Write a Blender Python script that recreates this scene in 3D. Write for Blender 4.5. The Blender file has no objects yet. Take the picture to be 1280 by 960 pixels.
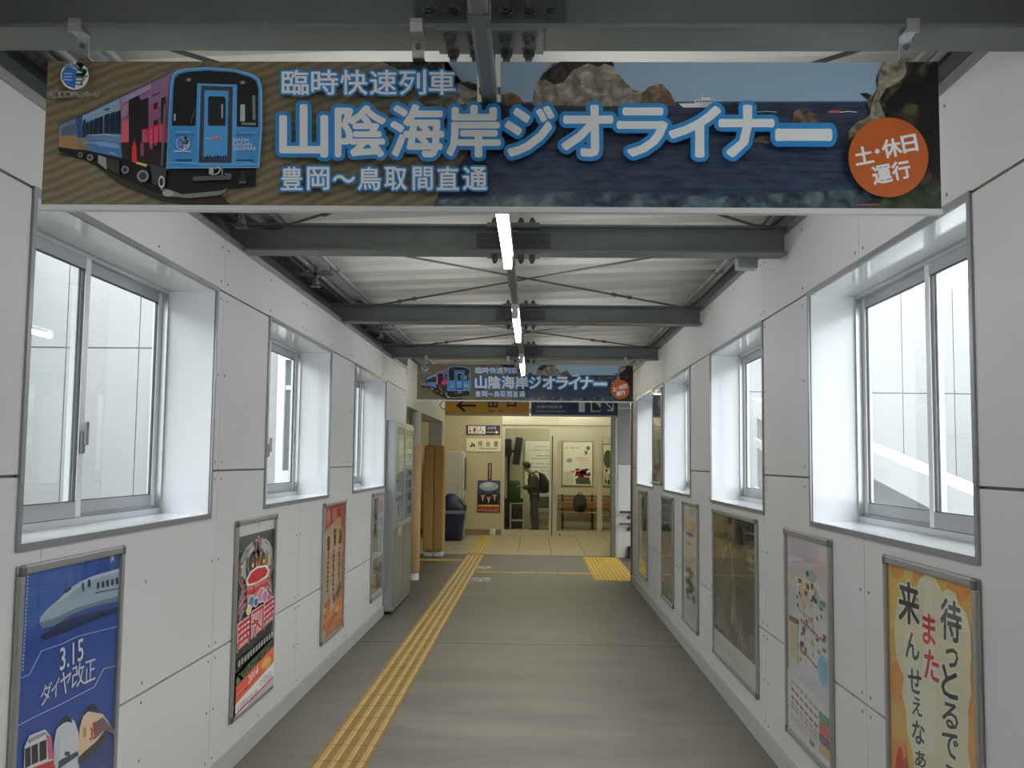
import bpy, bmesh, math, random
import numpy as np
from mathutils import Vector, Matrix
random.seed(7)
SC = bpy.context.scene
COL = SC.collection
PI = math.pi
# ------------------------------------------------------------------ camera
F_PX, EYE = 1230.0, 1.63
YAW, PITCH, ROLL = math.radians(1.397), math.radians(4.494), 0.0112
CAM_R = (Matrix.Rotation(YAW, 3, 'Z') @ Matrix.Rotation(PI/2+PITCH, 3, 'X') @ Matrix.Rotation(ROLL, 3, 'Z'))
cd = bpy.data.cameras.new('camera'); cam = bpy.data.objects.new('camera', cd); COL.objects.link(cam)
cam.location = (0, 0, EYE); cam.rotation_euler = CAM_R.to_euler()
cd.sensor_width = 36.0; cd.lens = F_PX/1280*36.0; cd.clip_start = 0.05; cd.clip_end = 300
SC.camera = cam
# ------------------------------------------------------------------ sky, exposure
W = bpy.data.worlds.new('sky'); SC.world = W; W.use_nodes = True
bg = W.node_tree.nodes['Background']
bg.inputs[0].default_value = (0.93, 0.97, 1.0, 1); bg.inputs[1].default_value = 3.7     # flat overcast
TUBE_POWER = 28.0; HALL_POWER = 33.0; ROOM_POWER = 32.0
SC.view_settings.view_transform = 'Standard'; SC.view_settings.look = 'None'
SC.view_settings.exposure = 0.52; SC.view_settings.gamma = 1.0
SC.view_settings.use_curve_mapping = False
SC.cycles.use_denoising = True
SC.cycles.max_bounces = 10; SC.cycles.diffuse_bounces = 7; SC.cycles.glossy_bounces = 4
SC.cycles.transparent_max_bounces = 24; SC.cycles.transmission_bounces = 6
SC.cycles.caustics_reflective = False; SC.cycles.caustics_refractive = False
SC.cycles.sample_clamp_indirect = 6.0

def ray(x, y):
    return CAM_R @ Vector(((x-640)/F_PX, -(y-480)/F_PX, -1.0))
def onX(x, y, X): d = ray(x, y); t = X/d.x; return Vector((X, t*d.y, EYE+t*d.z))
def onY(x, y, Y): d = ray(x, y); t = Y/d.y; return Vector((t*d.x, Y, EYE+t*d.z))
def onZ(x, y, Z): d = ray(x, y); t = (Z-EYE)/d.z; return Vector((t*d.x, t*d.y, Z))
# ------------------------------------------------------------------ materials
def lin(c): c /= 255.0; return c/12.92 if c <= 0.04045 else ((c+0.055)/1.055)**2.4
def s2l(r, g, b, k=1.0): return tuple(min(0.95, lin(v)*k) for v in (r, g, b))
_mats = {}
def mat(name, color, rough=0.6, metal=0.0, coat=0.0, noise=0.0, nscale=8.0, bump=0.0, spec=0.5, stretch=None):
    if name in _mats: return _mats[name]
    m = bpy.data.materials.new(name); m.use_nodes = True; nt = m.node_tree
    b = nt.nodes['Principled BSDF']
    b.inputs['Base Color'].default_value = (*color, 1); b.inputs['Roughness'].default_value = rough
    b.inputs['Metallic'].default_value = metal; b.inputs['Coat Weight'].default_value = coat
    b.inputs['Coat Roughness'].default_value = 0.06; b.inputs['Specular IOR Level'].default_value = spec
    if noise or bump:
        tc = nt.nodes.new('ShaderNodeTexCoord'); mp = nt.nodes.new('ShaderNodeMapping')
        nt.links.new(tc.outputs['Object'], mp.inputs[0])
        if stretch: mp.inputs['Scale'].default_value = stretch
        n = nt.nodes.new('ShaderNodeTexNoise'); n.inputs['Scale'].default_value = nscale; n.inputs['Detail'].default_value = 6
        nt.links.new(mp.outputs[0], n.inputs['Vector'])
        if noise:
            mx = nt.nodes.new('ShaderNodeMix'); mx.data_type = 'RGBA'
            mx.inputs[6].default_value = (*[max(0, c*(1-noise)) for c in color], 1)
            mx.inputs[7].default_value = (*[min(1, c*(1+noise)) for c in color], 1)
            nt.links.new(n.outputs['Fac'], mx.inputs[0]); nt.links.new(mx.outputs[2], b.inputs['Base Color'])
        if bump:
            bp = nt.nodes.new('ShaderNodeBump'); bp.inputs['Strength'].default_value = bump; bp.inputs['Distance'].default_value = 0.01
            nt.links.new(n.outputs['Fac'], bp.inputs['Height']); nt.links.new(bp.outputs[0], b.inputs['Normal'])
    _mats[name] = m
    return m
def emis(name, color, strength):
    if name in _mats: return _mats[name]
    m = bpy.data.materials.new(name); m.use_nodes = True; nt = m.node_tree
    b = nt.nodes['Principled BSDF']; b.inputs['Base Color'].default_value = (*color, 1)
    b.inputs['Emission Color'].default_value = (*color, 1); b.inputs['Emission Strength'].default_value = strength
    _mats[name] = m; return m
def glassmat(name, tint=(0.97, 0.985, 0.98), refl=0.06):
    m = bpy.data.materials.new(name); m.use_nodes = True; nt = m.node_tree
    for n in list(nt.nodes):
        if n.type != 'OUTPUT_MATERIAL': nt.nodes.remove(n)
    out = [n for n in nt.nodes if n.type == 'OUTPUT_MATERIAL'][0]
    t = nt.nodes.new('ShaderNodeBsdfTransparent'); t.inputs[0].default_value = (*tint, 1)
    g = nt.nodes.new('ShaderNodeBsdfGlossy'); g.inputs['Roughness'].default_value = 0.01
    fr = nt.nodes.new('ShaderNodeFresnel'); fr.inputs[0].default_value = 1.45
    mx = nt.nodes.new('ShaderNodeMixShader')
    ge = nt.nodes.new('ShaderNodeNewGeometry'); iv = nt.nodes.new('ShaderNodeMath'); iv.operation = 'SUBTRACT'; iv.inputs[0].default_value = 1.0
    nt.links.new(ge.outputs['Backfacing'], iv.inputs[1])          # reflect once, at the outer face of the pane
    mu = nt.nodes.new('ShaderNodeMath'); mu.operation = 'MULTIPLY'
    nt.links.new(fr.outputs[0], mu.inputs[0]); nt.links.new(iv.outputs[0], mu.inputs[1]); nt.links.new(mu.outputs[0], mx.inputs[0]); nt.links.new(t.outputs[0], mx.inputs[1]); nt.links.new(g.outputs[0], mx.inputs[2])
    nt.links.new(mx.outputs[0], out.inputs[0]); return m

M_PANEL = mat('wall_panel_white', (0.72, 0.72, 0.71), 0.55, noise=0.03, nscale=3)
M_GAP = mat('panel_joint_grey', (0.20, 0.20, 0.20), 0.8)
M_SCREW = mat('screw_grey', (0.25, 0.25, 0.25), 0.4, 0.6)
M_REVEAL = mat('reveal_white', (0.86, 0.88, 0.90), 0.10)
M_ALU = mat('aluminium', (0.58, 0.59, 0.61), 0.32, 0.75)
M_ALUD = mat('aluminium_trim', (0.36, 0.36, 0.38), 0.38, 0.6)
M_RAIL = mat('sash_rail_grey', (0.40, 0.41, 0.43), 0.35, 0.4)
M_SASH = mat('sash_silver', (0.74, 0.75, 0.77), 0.35, 0.15)
M_GLASS = glassmat('window_glass')
M_GASKET = mat('gasket_dark', (0.06, 0.06, 0.065), 0.5)
M_STEEL = mat('galvanised_steel', (0.20, 0.215, 0.20), 0.5, 0.35, noise=0.22, nscale=5)
M_STEELD = mat('galvanised_steel_dark', (0.11, 0.12, 0.12), 0.55, 0.35, noise=0.2, nscale=6)
M_DECK = mat('deck_steel_cream', (0.86, 0.84, 0.79), 0.45, noise=0.05, nscale=2)
M_DUCT = mat('duct_grey', (0.36, 0.38, 0.40), 0.4, 0.5)
M_PIPE = mat('conduit_grey', (0.24, 0.25, 0.25), 0.45, 0.5)
M_WHITE = mat('white_enamel', (0.80, 0.80, 0.80), 0.4)
M_BLACK = mat('black_plastic', (0.015, 0.015, 0.016), 0.45)
M_KERB = mat('kerb_concrete', (0.50, 0.50, 0.47), 0.7, noise=0.12, nscale=6)
M_TUBE = emis('fluorescent_tube', (0.96, 0.98, 1.0), TUBE_POWER)
M_TUBEW = emis('fluorescent_tube_warm', (1.0, 0.93, 0.66), HALL_POWER)
M_TUBER = emis('fluorescent_tube_room', (1.0, 0.94, 0.72), ROOM_POWER)
# ------------------------------------------------------------------ object helpers
class MB:
    """collects shapes in world coordinates and links them as one mesh object"""
    def __init__(s): s.v = []; s.f = []; s.fm = []; s.m = []; s.sm = []
    def mi(s, m):
        if m not in s.m: s.m.append(m)
        return s.m.index(m)
    def add(s, vs, fs, m, smooth=False):
        o = len(s.v); s.v += [tuple(v) for v in vs]; k = s.mi(m)
        for f in fs: s.f.append([o+i for i in f]); s.fm.append(k); s.sm.append(smooth)
        return s
    def box(s, x0, x1, y0, y1, z0, z1, m):
        x0, x1 = sorted((x0, x1)); y0, y1 = sorted((y0, y1)); z0, z1 = sorted((z0, z1))
        vs = [(x, y, z) for x in (x0, x1) for y in (y0, y1) for z in (z0, z1)]
        return s.add(vs, [(0,1,3,2),(4,6,7,5),(0,4,5,1),(2,3,7,6),(0,2,6,4),(1,5,7,3)], m)
    def rbox(s, x0, x1, y0, y1, z0, z1, m, r=0.01, seg=2):
        bm = bmesh.new(); bmesh.ops.create_cube(bm, size=1)
        for v in bm.verts: v.co = Vector(((x0+x1)/2+v.co.x*abs(x1-x0), (y0+y1)/2+v.co.y*abs(y1-y0), (z0+z1)/2+v.co.z*abs(z1-z0)))
        r = min(r, 0.49*min(abs(x1-x0), abs(y1-y0), abs(z1-z0)))
        bmesh.ops.bevel(bm, geom=list(bm.edges), offset=r, segments=seg, profile=0.5, affect='EDGES')
        return s.addbm(bm, m, False)
    def addbm(s, bm, m, smooth=False):
        bm.verts.index_update()
        s.add([v.co.copy() for v in bm.verts], [[v.index for v in f.verts] for f in bm.faces], m, smooth); bm.free(); return s
    def cyl(s, p0, p1, r, m, n=12, r1=None, caps=True, smooth=True):
        p0, p1 = Vector(p0), Vector(p1); r1 = r if r1 is None else r1
        d = (p1-p0).normalized(); a = d.orthogonal().normalized(); b = d.cross(a)
        vs = []
        for p, rr in ((p0, r), (p1, r1)):
            for i in range(n):
                t = 2*PI*i/n; vs.append(p+rr*(math.cos(t)*a+math.sin(t)*b))
        s.add(vs, [(i, (i+1) % n, n+(i+1) % n, n+i) for i in range(n)], m, smooth)
        if caps: s.add(vs, [list(range(n))[::-1], list(range(n, 2*n))], m)
        return s
    def tube(s, pts, r, m, n=8):
        pts = [Vector(p) for p in pts]; rings = []; prev = None
        for i, p in enumerate(pts):
            d = (pts[min(i+1, len(pts)-1)]-pts[max(i-1, 0)]).normalized()
            a = (d.orthogonal() if prev is None else (prev-d*prev.dot(d))).normalized(); prev = a; b = d.cross(a)
            rr = r[i] if isinstance(r, (list, tuple)) else r
            rings.append([p+rr*(math.cos(2*PI*k/n)*a+math.sin(2*PI*k/n)*b) for k in range(n)])
        vs = [v for q in rings for v in q]
        fs = [(j*n+k, j*n+(k+1) % n, (j+1)*n+(k+1) % n, (j+1)*n+k) for j in range(len(rings)-1) for k in range(n)]
        s.add(vs, fs, m, True); s.add(vs, [list(range(n))[::-1], list(range(len(vs)-n, len(vs)))], m); return s
    def lathe(s, prof, c, m, n=24, axis='Z'):
        vs = []
        for r, h in prof:
            for i in range(n):
                t = 2*PI*i/n; q = (r*math.cos(t), r*math.sin(t), h)
                if axis == 'X': q = (h, r*math.cos(t), r*math.sin(t))
                if axis == 'Y': q = (r*math.cos(t), h, r*math.sin(t))
                vs.append(Vector(c)+Vector(q))
        fs = [(j*n+i, j*n+(i+1) % n, (j+1)*n+(i+1) % n, (j+1)*n+i) for j in range(len(prof)-1) for i in range(n)]
        s.add(vs, fs, m, True); s.add(vs, [list(range(n))[::-1], list(range(len(vs)-n, len(vs)))], m); return s
    def prism(s, poly, d, m):
        """closed polygon of 3-D points pushed along vector d"""
        n = len(poly); vs = [Vector(p) for p in poly]+[Vector(p)+Vector(d) for p in poly]
        s.add(vs, [list(range(n))[::-1], list(range(n, 2*n))]+[(i, (i+1) % n, n+(i+1) % n, n+i) for i in range(n)], m); return s
    def build(s, name, parent=None, fix=True):
        me = bpy.data.meshes.new(name); off = Vector(parent['_o']) if parent is not None else Vector((0, 0, 0))
        me.from_pydata([Vector(v)-off for v in s.v], [], s.f)
        for m in s.m: me.materials.append(m)
        me.polygons.foreach_set('material_index', s.fm); me.polygons.foreach_set('use_smooth', s.sm); me.update()
        if fix:
            bm = bmesh.new(); bm.from_mesh(me); bmesh.ops.recalc_face_normals(bm, faces=bm.faces); bm.to_mesh(me); bm.free()
        o = bpy.data.objects.new(name, me); COL.objects.link(o)
        if parent is not None: o.parent = parent; o['_o'] = tuple(off)
        else: o['_o'] = (0, 0, 0)
        return o
def tag(o, label=None, cat=None, group=None, kind=None):
    if label: o['label'] = label
    if cat: o['category'] = cat
    if group: o['group'] = group
    if kind: o['kind'] = kind
    return o
def thing(name, loc, label, cat, group=None, kind=None):
    o = bpy.data.objects.new(name, None); COL.objects.link(o); o.location = loc; o['_o'] = tuple(loc); o.empty_display_size = 0.1
    return tag(o, label, cat, group, kind)
def struct(name, loc=(0, 0, 0)):
    o = bpy.data.objects.new(name, None); COL.objects.link(o); o.location = loc; o['_o'] = tuple(loc); o['kind'] = 'structure'; return o
def copy_tree(o, delta=None, label=None, parent=None):
    c = o.copy(); COL.objects.link(c)
    if parent is not None: c.parent = parent
    if delta is not None: c.location = Vector(o.location)+Vector(delta)
    if label: c['label'] = label
    for ch in [k for k in bpy.data.objects if k.parent == o]: copy_tree(ch, None, None, c)
    return c
# ================================================================== THE SETTING
XL, XR = -1.60, 1.345
XLO, XRO = -1.84, 1.57            # where the window units stand
ZS, ZH, ZT_L, ZT_R = 1.345, 2.472, 2.75, 2.87
WIN_L = [(0.22, 2.03), (3.035, 4.84), (5.81, 7.62), (8.63, 10.45)]
WIN_R = [(0.24, 2.04), (3.04, 4.85), (5.84, 7.60), (8.57, 10.34), (11.27, 13.10)]
Y0, YEND_L, YEND_R = -3.6, 12.12, 13.70
# floor: worn concrete with a cast joint at 8.95 m
def floor_material():
    m = bpy.data.materials.new('worn_concrete'); m.use_nodes = True; nt = m.node_tree; N = nt.nodes; L = nt.links
    b = N['Principled BSDF']; tc = N.new('ShaderNodeTexCoord')
    mp = N.new('ShaderNodeMapping'); mp.inputs['Scale'].default_value = (0.6, 1.6, 1); L.new(tc.outputs['Object'], mp.inputs[0])
    n1 = N.new('ShaderNodeTexNoise'); n1.inputs['Scale'].default_value = 1.6; n1.inputs['Detail'].default_value = 7; L.new(mp.outputs[0], n1.inputs['Vector'])
    n2 = N.new('ShaderNodeTexNoise'); n2.inputs['Scale'].default_value = 40; n2.inputs['Detail'].default_value = 4; L.new(tc.outputs['Object'], n2.inputs['Vector'])
    cr = N.new('ShaderNodeValToRGB'); e = cr.color_ramp.elements
    e[0].position = 0.32; e[0].color = (0.160, 0.148, 0.127, 1); e[1].position = 0.68; e[1].color = (0.262, 0.240, 0.205, 1)
    L.new(n1.outputs['Fac'], cr.inputs[0])
    # grime band trodden along both kerbs
    sx = N.new('ShaderNodeSeparateXYZ'); L.new(tc.outputs['Object'], sx.inputs[0])
    ad = N.new('ShaderNodeMath'); ad.operation = 'ADD'; ad.inputs[1].default_value = 0.125; L.new(sx.outputs[0], ad.inputs[0])
    ab = N.new('ShaderNodeMath'); ab.operation = 'ABSOLUTE'; L.new(ad.outputs[0], ab.inputs[0])
    nw = N.new('ShaderNodeMath'); nw.operation = 'MULTIPLY_ADD'; nw.inputs[1].default_value = 0.7; L.new(n1.outputs['Fac'], nw.inputs[0]); L.new(ab.outputs[0], nw.inputs[2])
    mr = N.new('ShaderNodeMapRange'); mr.inputs[1].default_value = 1.45; mr.inputs[2].default_value = 1.85; mr.inputs[3].default_value = 1; mr.inputs[4].default_value = 0.60; L.new(nw.outputs[0], mr.inputs[0])
    mg = N.new('ShaderNodeMapRange'); mg.inputs[1].default_value = 0.3; mg.inputs[2].default_value = 0.7; mg.inputs[3].default_value = 0.93; mg.inputs[4].default_value = 1.06; L.new(n2.outputs['Fac'], mg.inputs[0])
    mm = N.new('ShaderNodeMath'); mm.operation = 'MULTIPLY'; L.new(mr.outputs[0], mm.inputs[0]); L.new(mg.outputs[0], mm.inputs[1])
    mv = N.new('ShaderNodeVectorMath'); mv.operation = 'SCALE'; L.new(cr.outputs[0], mv.inputs[0]); L.new(mm.outputs[0], mv.inputs['Scale'])
    md = N.new('ShaderNodeMapRange'); md.inputs[1].default_value = 8.0; md.inputs[2].default_value = 13.0; md.inputs[3].default_value = 1.34; md.inputs[4].default_value = 0.72   # base colour lighter nearby, darker towards the hall
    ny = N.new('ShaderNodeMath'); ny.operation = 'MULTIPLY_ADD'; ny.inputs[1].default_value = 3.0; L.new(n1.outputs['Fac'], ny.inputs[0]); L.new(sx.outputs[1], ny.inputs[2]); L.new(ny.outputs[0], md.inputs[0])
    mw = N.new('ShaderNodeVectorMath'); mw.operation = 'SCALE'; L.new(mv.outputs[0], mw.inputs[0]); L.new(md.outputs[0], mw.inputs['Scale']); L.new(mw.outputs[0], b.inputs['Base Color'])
    rr = N.new('ShaderNodeMapRange'); b.inputs['Specular IOR Level'].default_value = 0.32; rr.inputs[3].default_value = 0.42; rr.inputs[4].default_value = 0.62; L.new(n1.outputs['Fac'], rr.inputs[0]); L.new(rr.outputs[0], b.inputs['Roughness'])
    return m
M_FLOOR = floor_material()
M_JOINT = mat('floor_joint_dark', (0.03, 0.03, 0.028), 0.9)
fl = MB()
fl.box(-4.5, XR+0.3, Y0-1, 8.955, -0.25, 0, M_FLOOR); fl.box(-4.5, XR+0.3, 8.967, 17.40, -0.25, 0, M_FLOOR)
fl.box(-4.5, XR+0.3, 8.955, 8.967, -0.25, -0.006, M_JOINT)
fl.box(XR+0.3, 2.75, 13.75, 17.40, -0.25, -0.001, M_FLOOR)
tag(fl.build('floor'), kind='structure')
# beige tiles in front of the waiting room
M_TILE = mat('floor_tile_beige', (0.44, 0.37, 0.25), 0.4, noise=0.10, nscale=2.5)
M_TILEG = mat('floor_tile_grey', (0.40, 0.38, 0.31), 0.4, noise=0.08, nscale=2)
ft = MB(); ft.box(-4.5, 2.4, 17.40, 24.6, -0.25, -0.004, M_JOINT)
x = -4.5
while x < 2.4:
    y = 17.46
    while y < 24.4:
        ft.box(x+0.004, min(x+0.596, 2.4), y+0.004, y+0.896, -0.02, 0.0, M_TILE if x > -0.95 else M_TILEG); y += 0.9
    x += 0.6
ft.box(-4.5, 2.4, 17.40, 17.455, -0.02, 0.003, M_ALU)
tag(ft.build('floor_tiled'), kind='structure')

def cut(rects, y0, y1, z0, z1):
    """the rectangle minus the openings, as rectangles"""
    out = [(y0, y1, z0, z1)]
    for (a, b, c, d) in rects:
        nxt = []
        for (p, q, r, s) in out:
            if b <= p or a >= q or d <= r or c >= s: nxt.append((p, q, r, s)); continue
            if a > p: nxt.append((p, a, r, s))
            if b < q: nxt.append((b, q, r, s))
            lo, hi = max(a, p), min(b, q)
            if c > r: nxt.append((lo, hi, r, c))
            if d < s: nxt.append((lo, hi, d, s))
        out = nxt
    return out
def panel_wall(name, X, sgn, wins, joints, zt, yend, zbase=0.10):
    """white cement panels on a dark backing, joints left open; sgn = direction out of the corridor"""
    mb = MB(); ops = [(a, b, ZS, ZH) for a, b in wins]
    for (p, q, r, s) in cut(ops, Y0, yend, 0.0, zt): mb.box(X+sgn*0.012, X+sgn*0.215, p, q, r, s, M_GAP); mb.box(X+sgn*0.215, X+sgn*0.225, p, q, r, s, M_WHITE)
    ys = [Y0]+joints+[yend]; zs = [zbase, 0.667, 1.567, 2.478, zt]
    for i in range(len(ys)-1):
        for k in range(4):
            a, b = ys[i]+0.0022, ys[i+1]-0.0022; c, d = zs[k]+(0.005 if k else 0), zs[k+1]-(0.005 if k < 3 else 0)
            for (p, q, r, s) in cut(ops, a, b, c, d): mb.box(X, X+sgn*0.012, p, q, r, s, M_PANEL)
    def screw(y, z):
        if any(a-0.03 < y < b+0.03 and ZS-0.03 < z < ZH+0.03 for a, b in wins): return
        mb.cyl((X-sgn*0.002, y, z), (X+sgn*0.004, y, z), 0.0065, M_SCREW, 8)
    for i, yj in enumerate(ys):
        for z in (0.14, 0.38, 0.63, 0.705, 1.12, 1.525, 1.61, 2.05, 2.435, 2.525, zt-0.05):
            for dy in (-0.05, 0.05):
                if Y0 < yj+dy < yend: screw(yj+dy, z)
        if i < len(ys)-1:
            ym = (ys[i]+ys[i+1])/2
            for z in (0.14, 0.40, 0.63, 0.71, 1.12, 1.52, 1.62, 2.05, 2.43, 2.52, zt-0.05): screw(ym, z)
    o = mb.build(name); tag(o, kind='structure'); return o
JL = [-2.07, -0.31, 1.44, 3.19, 4.95, 6.70, 8.45, 10.22, 11.98]
JR = [-2.95, -1.19, 0.57, 2.33, 4.09, 5.835, 7.54, 9.25, 11.03, 12.75]
panel_wall('wall_left', XL, -1, WIN_L, JL, ZT_L, YEND_L)
panel_wall('wall_right', XR, 1, WIN_R, JR, ZT_R, YEND_R)
kb = MB(); kb.box(XL-0.2, -1.582, Y0, 10.5, 0, 0.095, M_KERB); kb.box(XL-0.005, XL-0.2, 10.5, YEND_L, 0, 0.1, M_KERB)
tag(kb.build('baseboard_left'), kind='structure')
kb = MB(); kb.box(XR+0.2, 1.328, Y0, YEND_R, 0, 0.095, M_KERB); tag(kb.build('baseboard_right'), kind='structure')
t = MB(); t.box(XL+0.010, XL-0.06, Y0, YEND_L, ZT_L-0.004, ZT_L+0.028, M_ALUD); tag(t.build('trim_1'), kind='structure')
t = MB(); t.box(XR-0.010, XR+0.06, Y0, YEND_R, ZT_R-0.004, ZT_R+0.030, M_ALUD); tag(t.build('trim_2'), kind='structure')
M_CORNER = mat('corner_post_metal', (0.22, 0.23, 0.26), 0.25, 0.7)
t = MB(); t.box(XR-0.022, XR+0.225, YEND_R-0.02, YEND_R+0.05, 0.0, ZT_R, M_CORNER); tag(t.build('trim_3'), kind='structure')
t = MB(); t.box(XL+0.004, XL-0.225, YEND_L-0.003, YEND_L+0.03, 0.0, ZT_L, M_ALUD); tag(t.build('trim_4'), kind='structure')

# ------------------------------------------------------------------ windows
def window(idx, X, XO, ya, yb, lock=True):
    s = -1 if XO < X else 1
    w = struct('window_%d' % idx, (X, ya, ZS))
    # lining of the deep reveal
    mb = MB(); e = 0.012; Xo = XO+s*0.02
    mb.box(X, Xo, ya, ya+e, ZS, ZH, M_REVEAL); mb.box(X, Xo, yb-e, yb, ZS, ZH, M_REVEAL)
    mb.box(X, Xo, ya+e, yb-e, ZH-e, ZH, M_REVEAL); mb.box(X, Xo, ya+e, yb-e, ZS, ZS+e, M_REVEAL)
    mb.build('reveal_lining', w)
    # thin grey edge trim on the wall face
    mb = MB(); o = 0.024; Xf = X-s*0.008
    mb.box(Xf, X+s*0.004, ya-o+0.012, ya+0.012, ZS-o+0.012, ZH+o-0.012, M_ALUD); mb.box(Xf, X+s*0.004, yb-0.012, yb+o-0.012, ZS-o+0.012, ZH+o-0.012, M_ALUD)
    mb.box(Xf, X+s*0.004, ya+0.012, yb-0.012, ZH-0.012, ZH+o-0.012, M_ALUD); mb.box(Xf, X+s*0.004, ya+0.012, yb-0.012, ZS-o+0.012, ZS+0.012, M_ALUD)
    mb.build('edge_trim', w)
    # outer frame
    ya2, yb2, z0, z1 = ya+e, yb-e, ZS+e, ZH-e; fx0, fx1 = XO-s*0.006, XO+s*0.065
    mb = MB(); f = 0.020
    mb.box(fx0, fx1, ya2, ya2+f, z0, z1, M_ALU); mb.box(fx0, fx1, yb2-f, yb2, z0, z1, M_ALU)
    mb.box(fx0, fx1, ya2+f, yb2-f, z1-f, z1, M_ALU); mb.box(fx0, fx1, ya2+f, yb2-f, z0, z0+0.028, M_ALU)
    mb.box(XO+s*0.012, XO+s*0.016, ya2+f, yb2-f, z0+0.028, z0+0.040, M_ALUD)
    mb.build('frame', w)
    ym = (ya+yb)/2
    # two sliding sashes: the nearer one on the inner track
    for (p, q, xs, nm) in ((ya2+f, ym+0.03, XO-s*0.002, 0), (ym-0.03, yb2-f, XO+s*0.022, 1)):
        a, b, c, d = p, q, z0+0.030, z1-f
        sb = MB(); st = 0.044; x0, x1 = xs, xs+s*0.021
        sb.box(x0, x1, a, a+st, c, d, M_SASH); sb.box(x0, x1, b-st, b, c, d, M_SASH)
        sb.box(x0, x1, a+st, b-st, c, c+0.062, M_RAIL); sb.box(x0, x1, a+st, b-st, d-0.048, d, M_RAIL)
        g0, g1 = x0+s*0.005, x1-s*0.005
        for (yy0, yy1, zz0, zz1) in ((a+st, a+st+0.004, c+0.062, d-0.048), (b-st-0.004, b-st, c+0.062, d-0.048), (a+st, b-st, c+0.062, c+0.066), (a+st, b-st, d-0.052, d-0.048)):
            sb.box(g0, g1, yy0, yy1, zz0, zz1, M_GASKET)
        so = sb.build('sash', w)
        gm = MB(); gx = (x0+x1)/2; yy = [(gx, a+st, c+0.062), (gx, b-st, c+0.062), (gx, b-st, d-0.048), (gx, a+st, d-0.048)]
        gm.box(gx-0.0025, gx+0.0025, a+st+0.001, b-st-0.001, c+0.063, d-0.049, M_GLASS); gm.build('glass', so)
        if nm == 0 and lock:
            lk = MB(); lx = x0-s*0.001; yl = b-0.024; zl = z0+0.33
            lk.rbox(lx-s*0.014, lx, yl-0.013, yl+0.013, zl-0.045, zl+0.045, M_LOCK, 0.005)
            lk.rbox(lx-s*0.03, lx-s*0.014, yl-0.012, yl+0.008, zl-0.012, zl+0.085, M_LOCK, 0.005)
            lk.build('lock', so)
M_LOCK = mat('window_lock_grey', (0.22, 0.22, 0.23), 0.4, 0.4)
n = 1
for a, b in WIN_L: window(n, XL, XLO, a, b); n += 1
for a, b in WIN_R: window(n, XR, XRO, a, b, lock=(n == 7)); n += 1

# ------------------------------------------------------------------ roof deck (folded plate, falls to the left by 4 %)
SLOPE, DZ = 0.042, 3.065
def deck_z(x): return DZ+SLOPE*x
dk = MB(); pit, dep = 0.385, 0.06; prof = []
y = Y0-1.2
while y < 14.2:
    prof += [(y, 0), (y+0.20, 0), (y+0.245, dep), (y+0.34, dep)]; y += pit
xs = (-2.35, 2.1); vs = []; fs = []
for (yy, h) in prof:
    for X_ in xs: vs.append((X_, yy, deck_z(X_)+h))
for (yy, h) in prof:
    for X_ in xs: vs.append((X_, yy, deck_z(X_)+dep+0.03))
k = len(prof)
for i in range(k-1):
    fs.append((2*i, 2*i+1, 2*i+3, 2*i+2)); j = 2*k
    fs.append((j+2*i, j+2*i+2, j+2*i+3, j+2*i+1))
dk.add(vs, fs, M_DECK); tag(dk.build('ceiling', fix=False), kind='structure')
# closed eaves behind the pipes: outer cladding between wall core and deck
M_EAVE = mat('eave_cladding_dark', (0.10, 0.10, 0.10), 0.8)
ev = MB(); ev.box(XL-0.26, XL-0.30, Y0, YEND_L+0.05, ZT_L-0.1, 3.05, M_EAVE); tag(ev.build('wall_eave_left'), kind='structure')
ev = MB(); ev.box(XR+0.26, XR+0.30, Y0, YEND_R+0.05, ZT_R-0.1, 3.17, M_EAVE); tag(ev.build('wall_eave_right'), kind='structure')
# rear end of the passage, behind the camera
bw = MB(); bw.box(-2.4, 2.2, Y0-0.15, Y0, 0, 3.3, M_PANEL); tag(bw.build('wall_rear'), kind='structure')

# ------------------------------------------------------------------ far hall
M_BEIGE = mat('hall_wall_beige', (0.60, 0.56, 0.40), 0.6, noise=0.03, nscale=2)
M_BASEB = mat('hall_skirting_brown', (0.30, 0.24, 0.15), 0.5)
M_HALLC = mat('hall_ceiling', (0.66, 0.65, 0.58), 0.7)
hc = MB(); hc.box(-4.6, 2.86, 13.95, 22.0, 3.0, 3.1, M_HALLC); hc.box(-4.6, -1.86, 12.12, 13.95, 3.0, 3.1, M_HALLC)
hc.box(-4.6, 2.86, 22.0, 24.6, 2.72, 2.80, M_HALLC); tag(hc.build('ceiling_hall'), kind='structure')
fw = MB(); fw.box(-4.6, -0.74, 22.0, 22.15, 0, 3.0, M_BEIGE); fw.box(-0.74, 2.4, 22.0, 22.15, 2.44, 3.0, M_BEIGE)
fw.box(-4.6, -0.74, 21.985, 22.0, 0, 0.12, M_BASEB); tag(fw.build('wall_back'), kind='structure')
fw = MB(); fw.box(-4.75, -4.6, 12.0, 24.7, 0, 3.0, M_BEIGE); tag(fw.build('wall_hall_left'), kind='structure')
fw = MB(); fw.box(-4.75, -1.85, 12.0, 12.12, -0.25, 3.1, M_BEIGE); tag(fw.build('wall_hall_near'), kind='structure')
# soffit band and lintel over the side opening on the left
sf = MB(); sf.box(-2.1, -1.60, YEND_L+0.03, 17.25, 2.30, 3.0, M_HALLC); tag(sf.build('wall_lintel_left'), kind='structure')
sf = MB(); sf.box(-2.2, -2.12, 13.75, 16.85, 0.0, 2.30, M_BEIGE); sf.box(-2.12, -2.10, 13.75, 16.85, 2.0, 2.05, M_BASEB); tag(sf.build('wall_side_left'), kind='structure')
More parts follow.
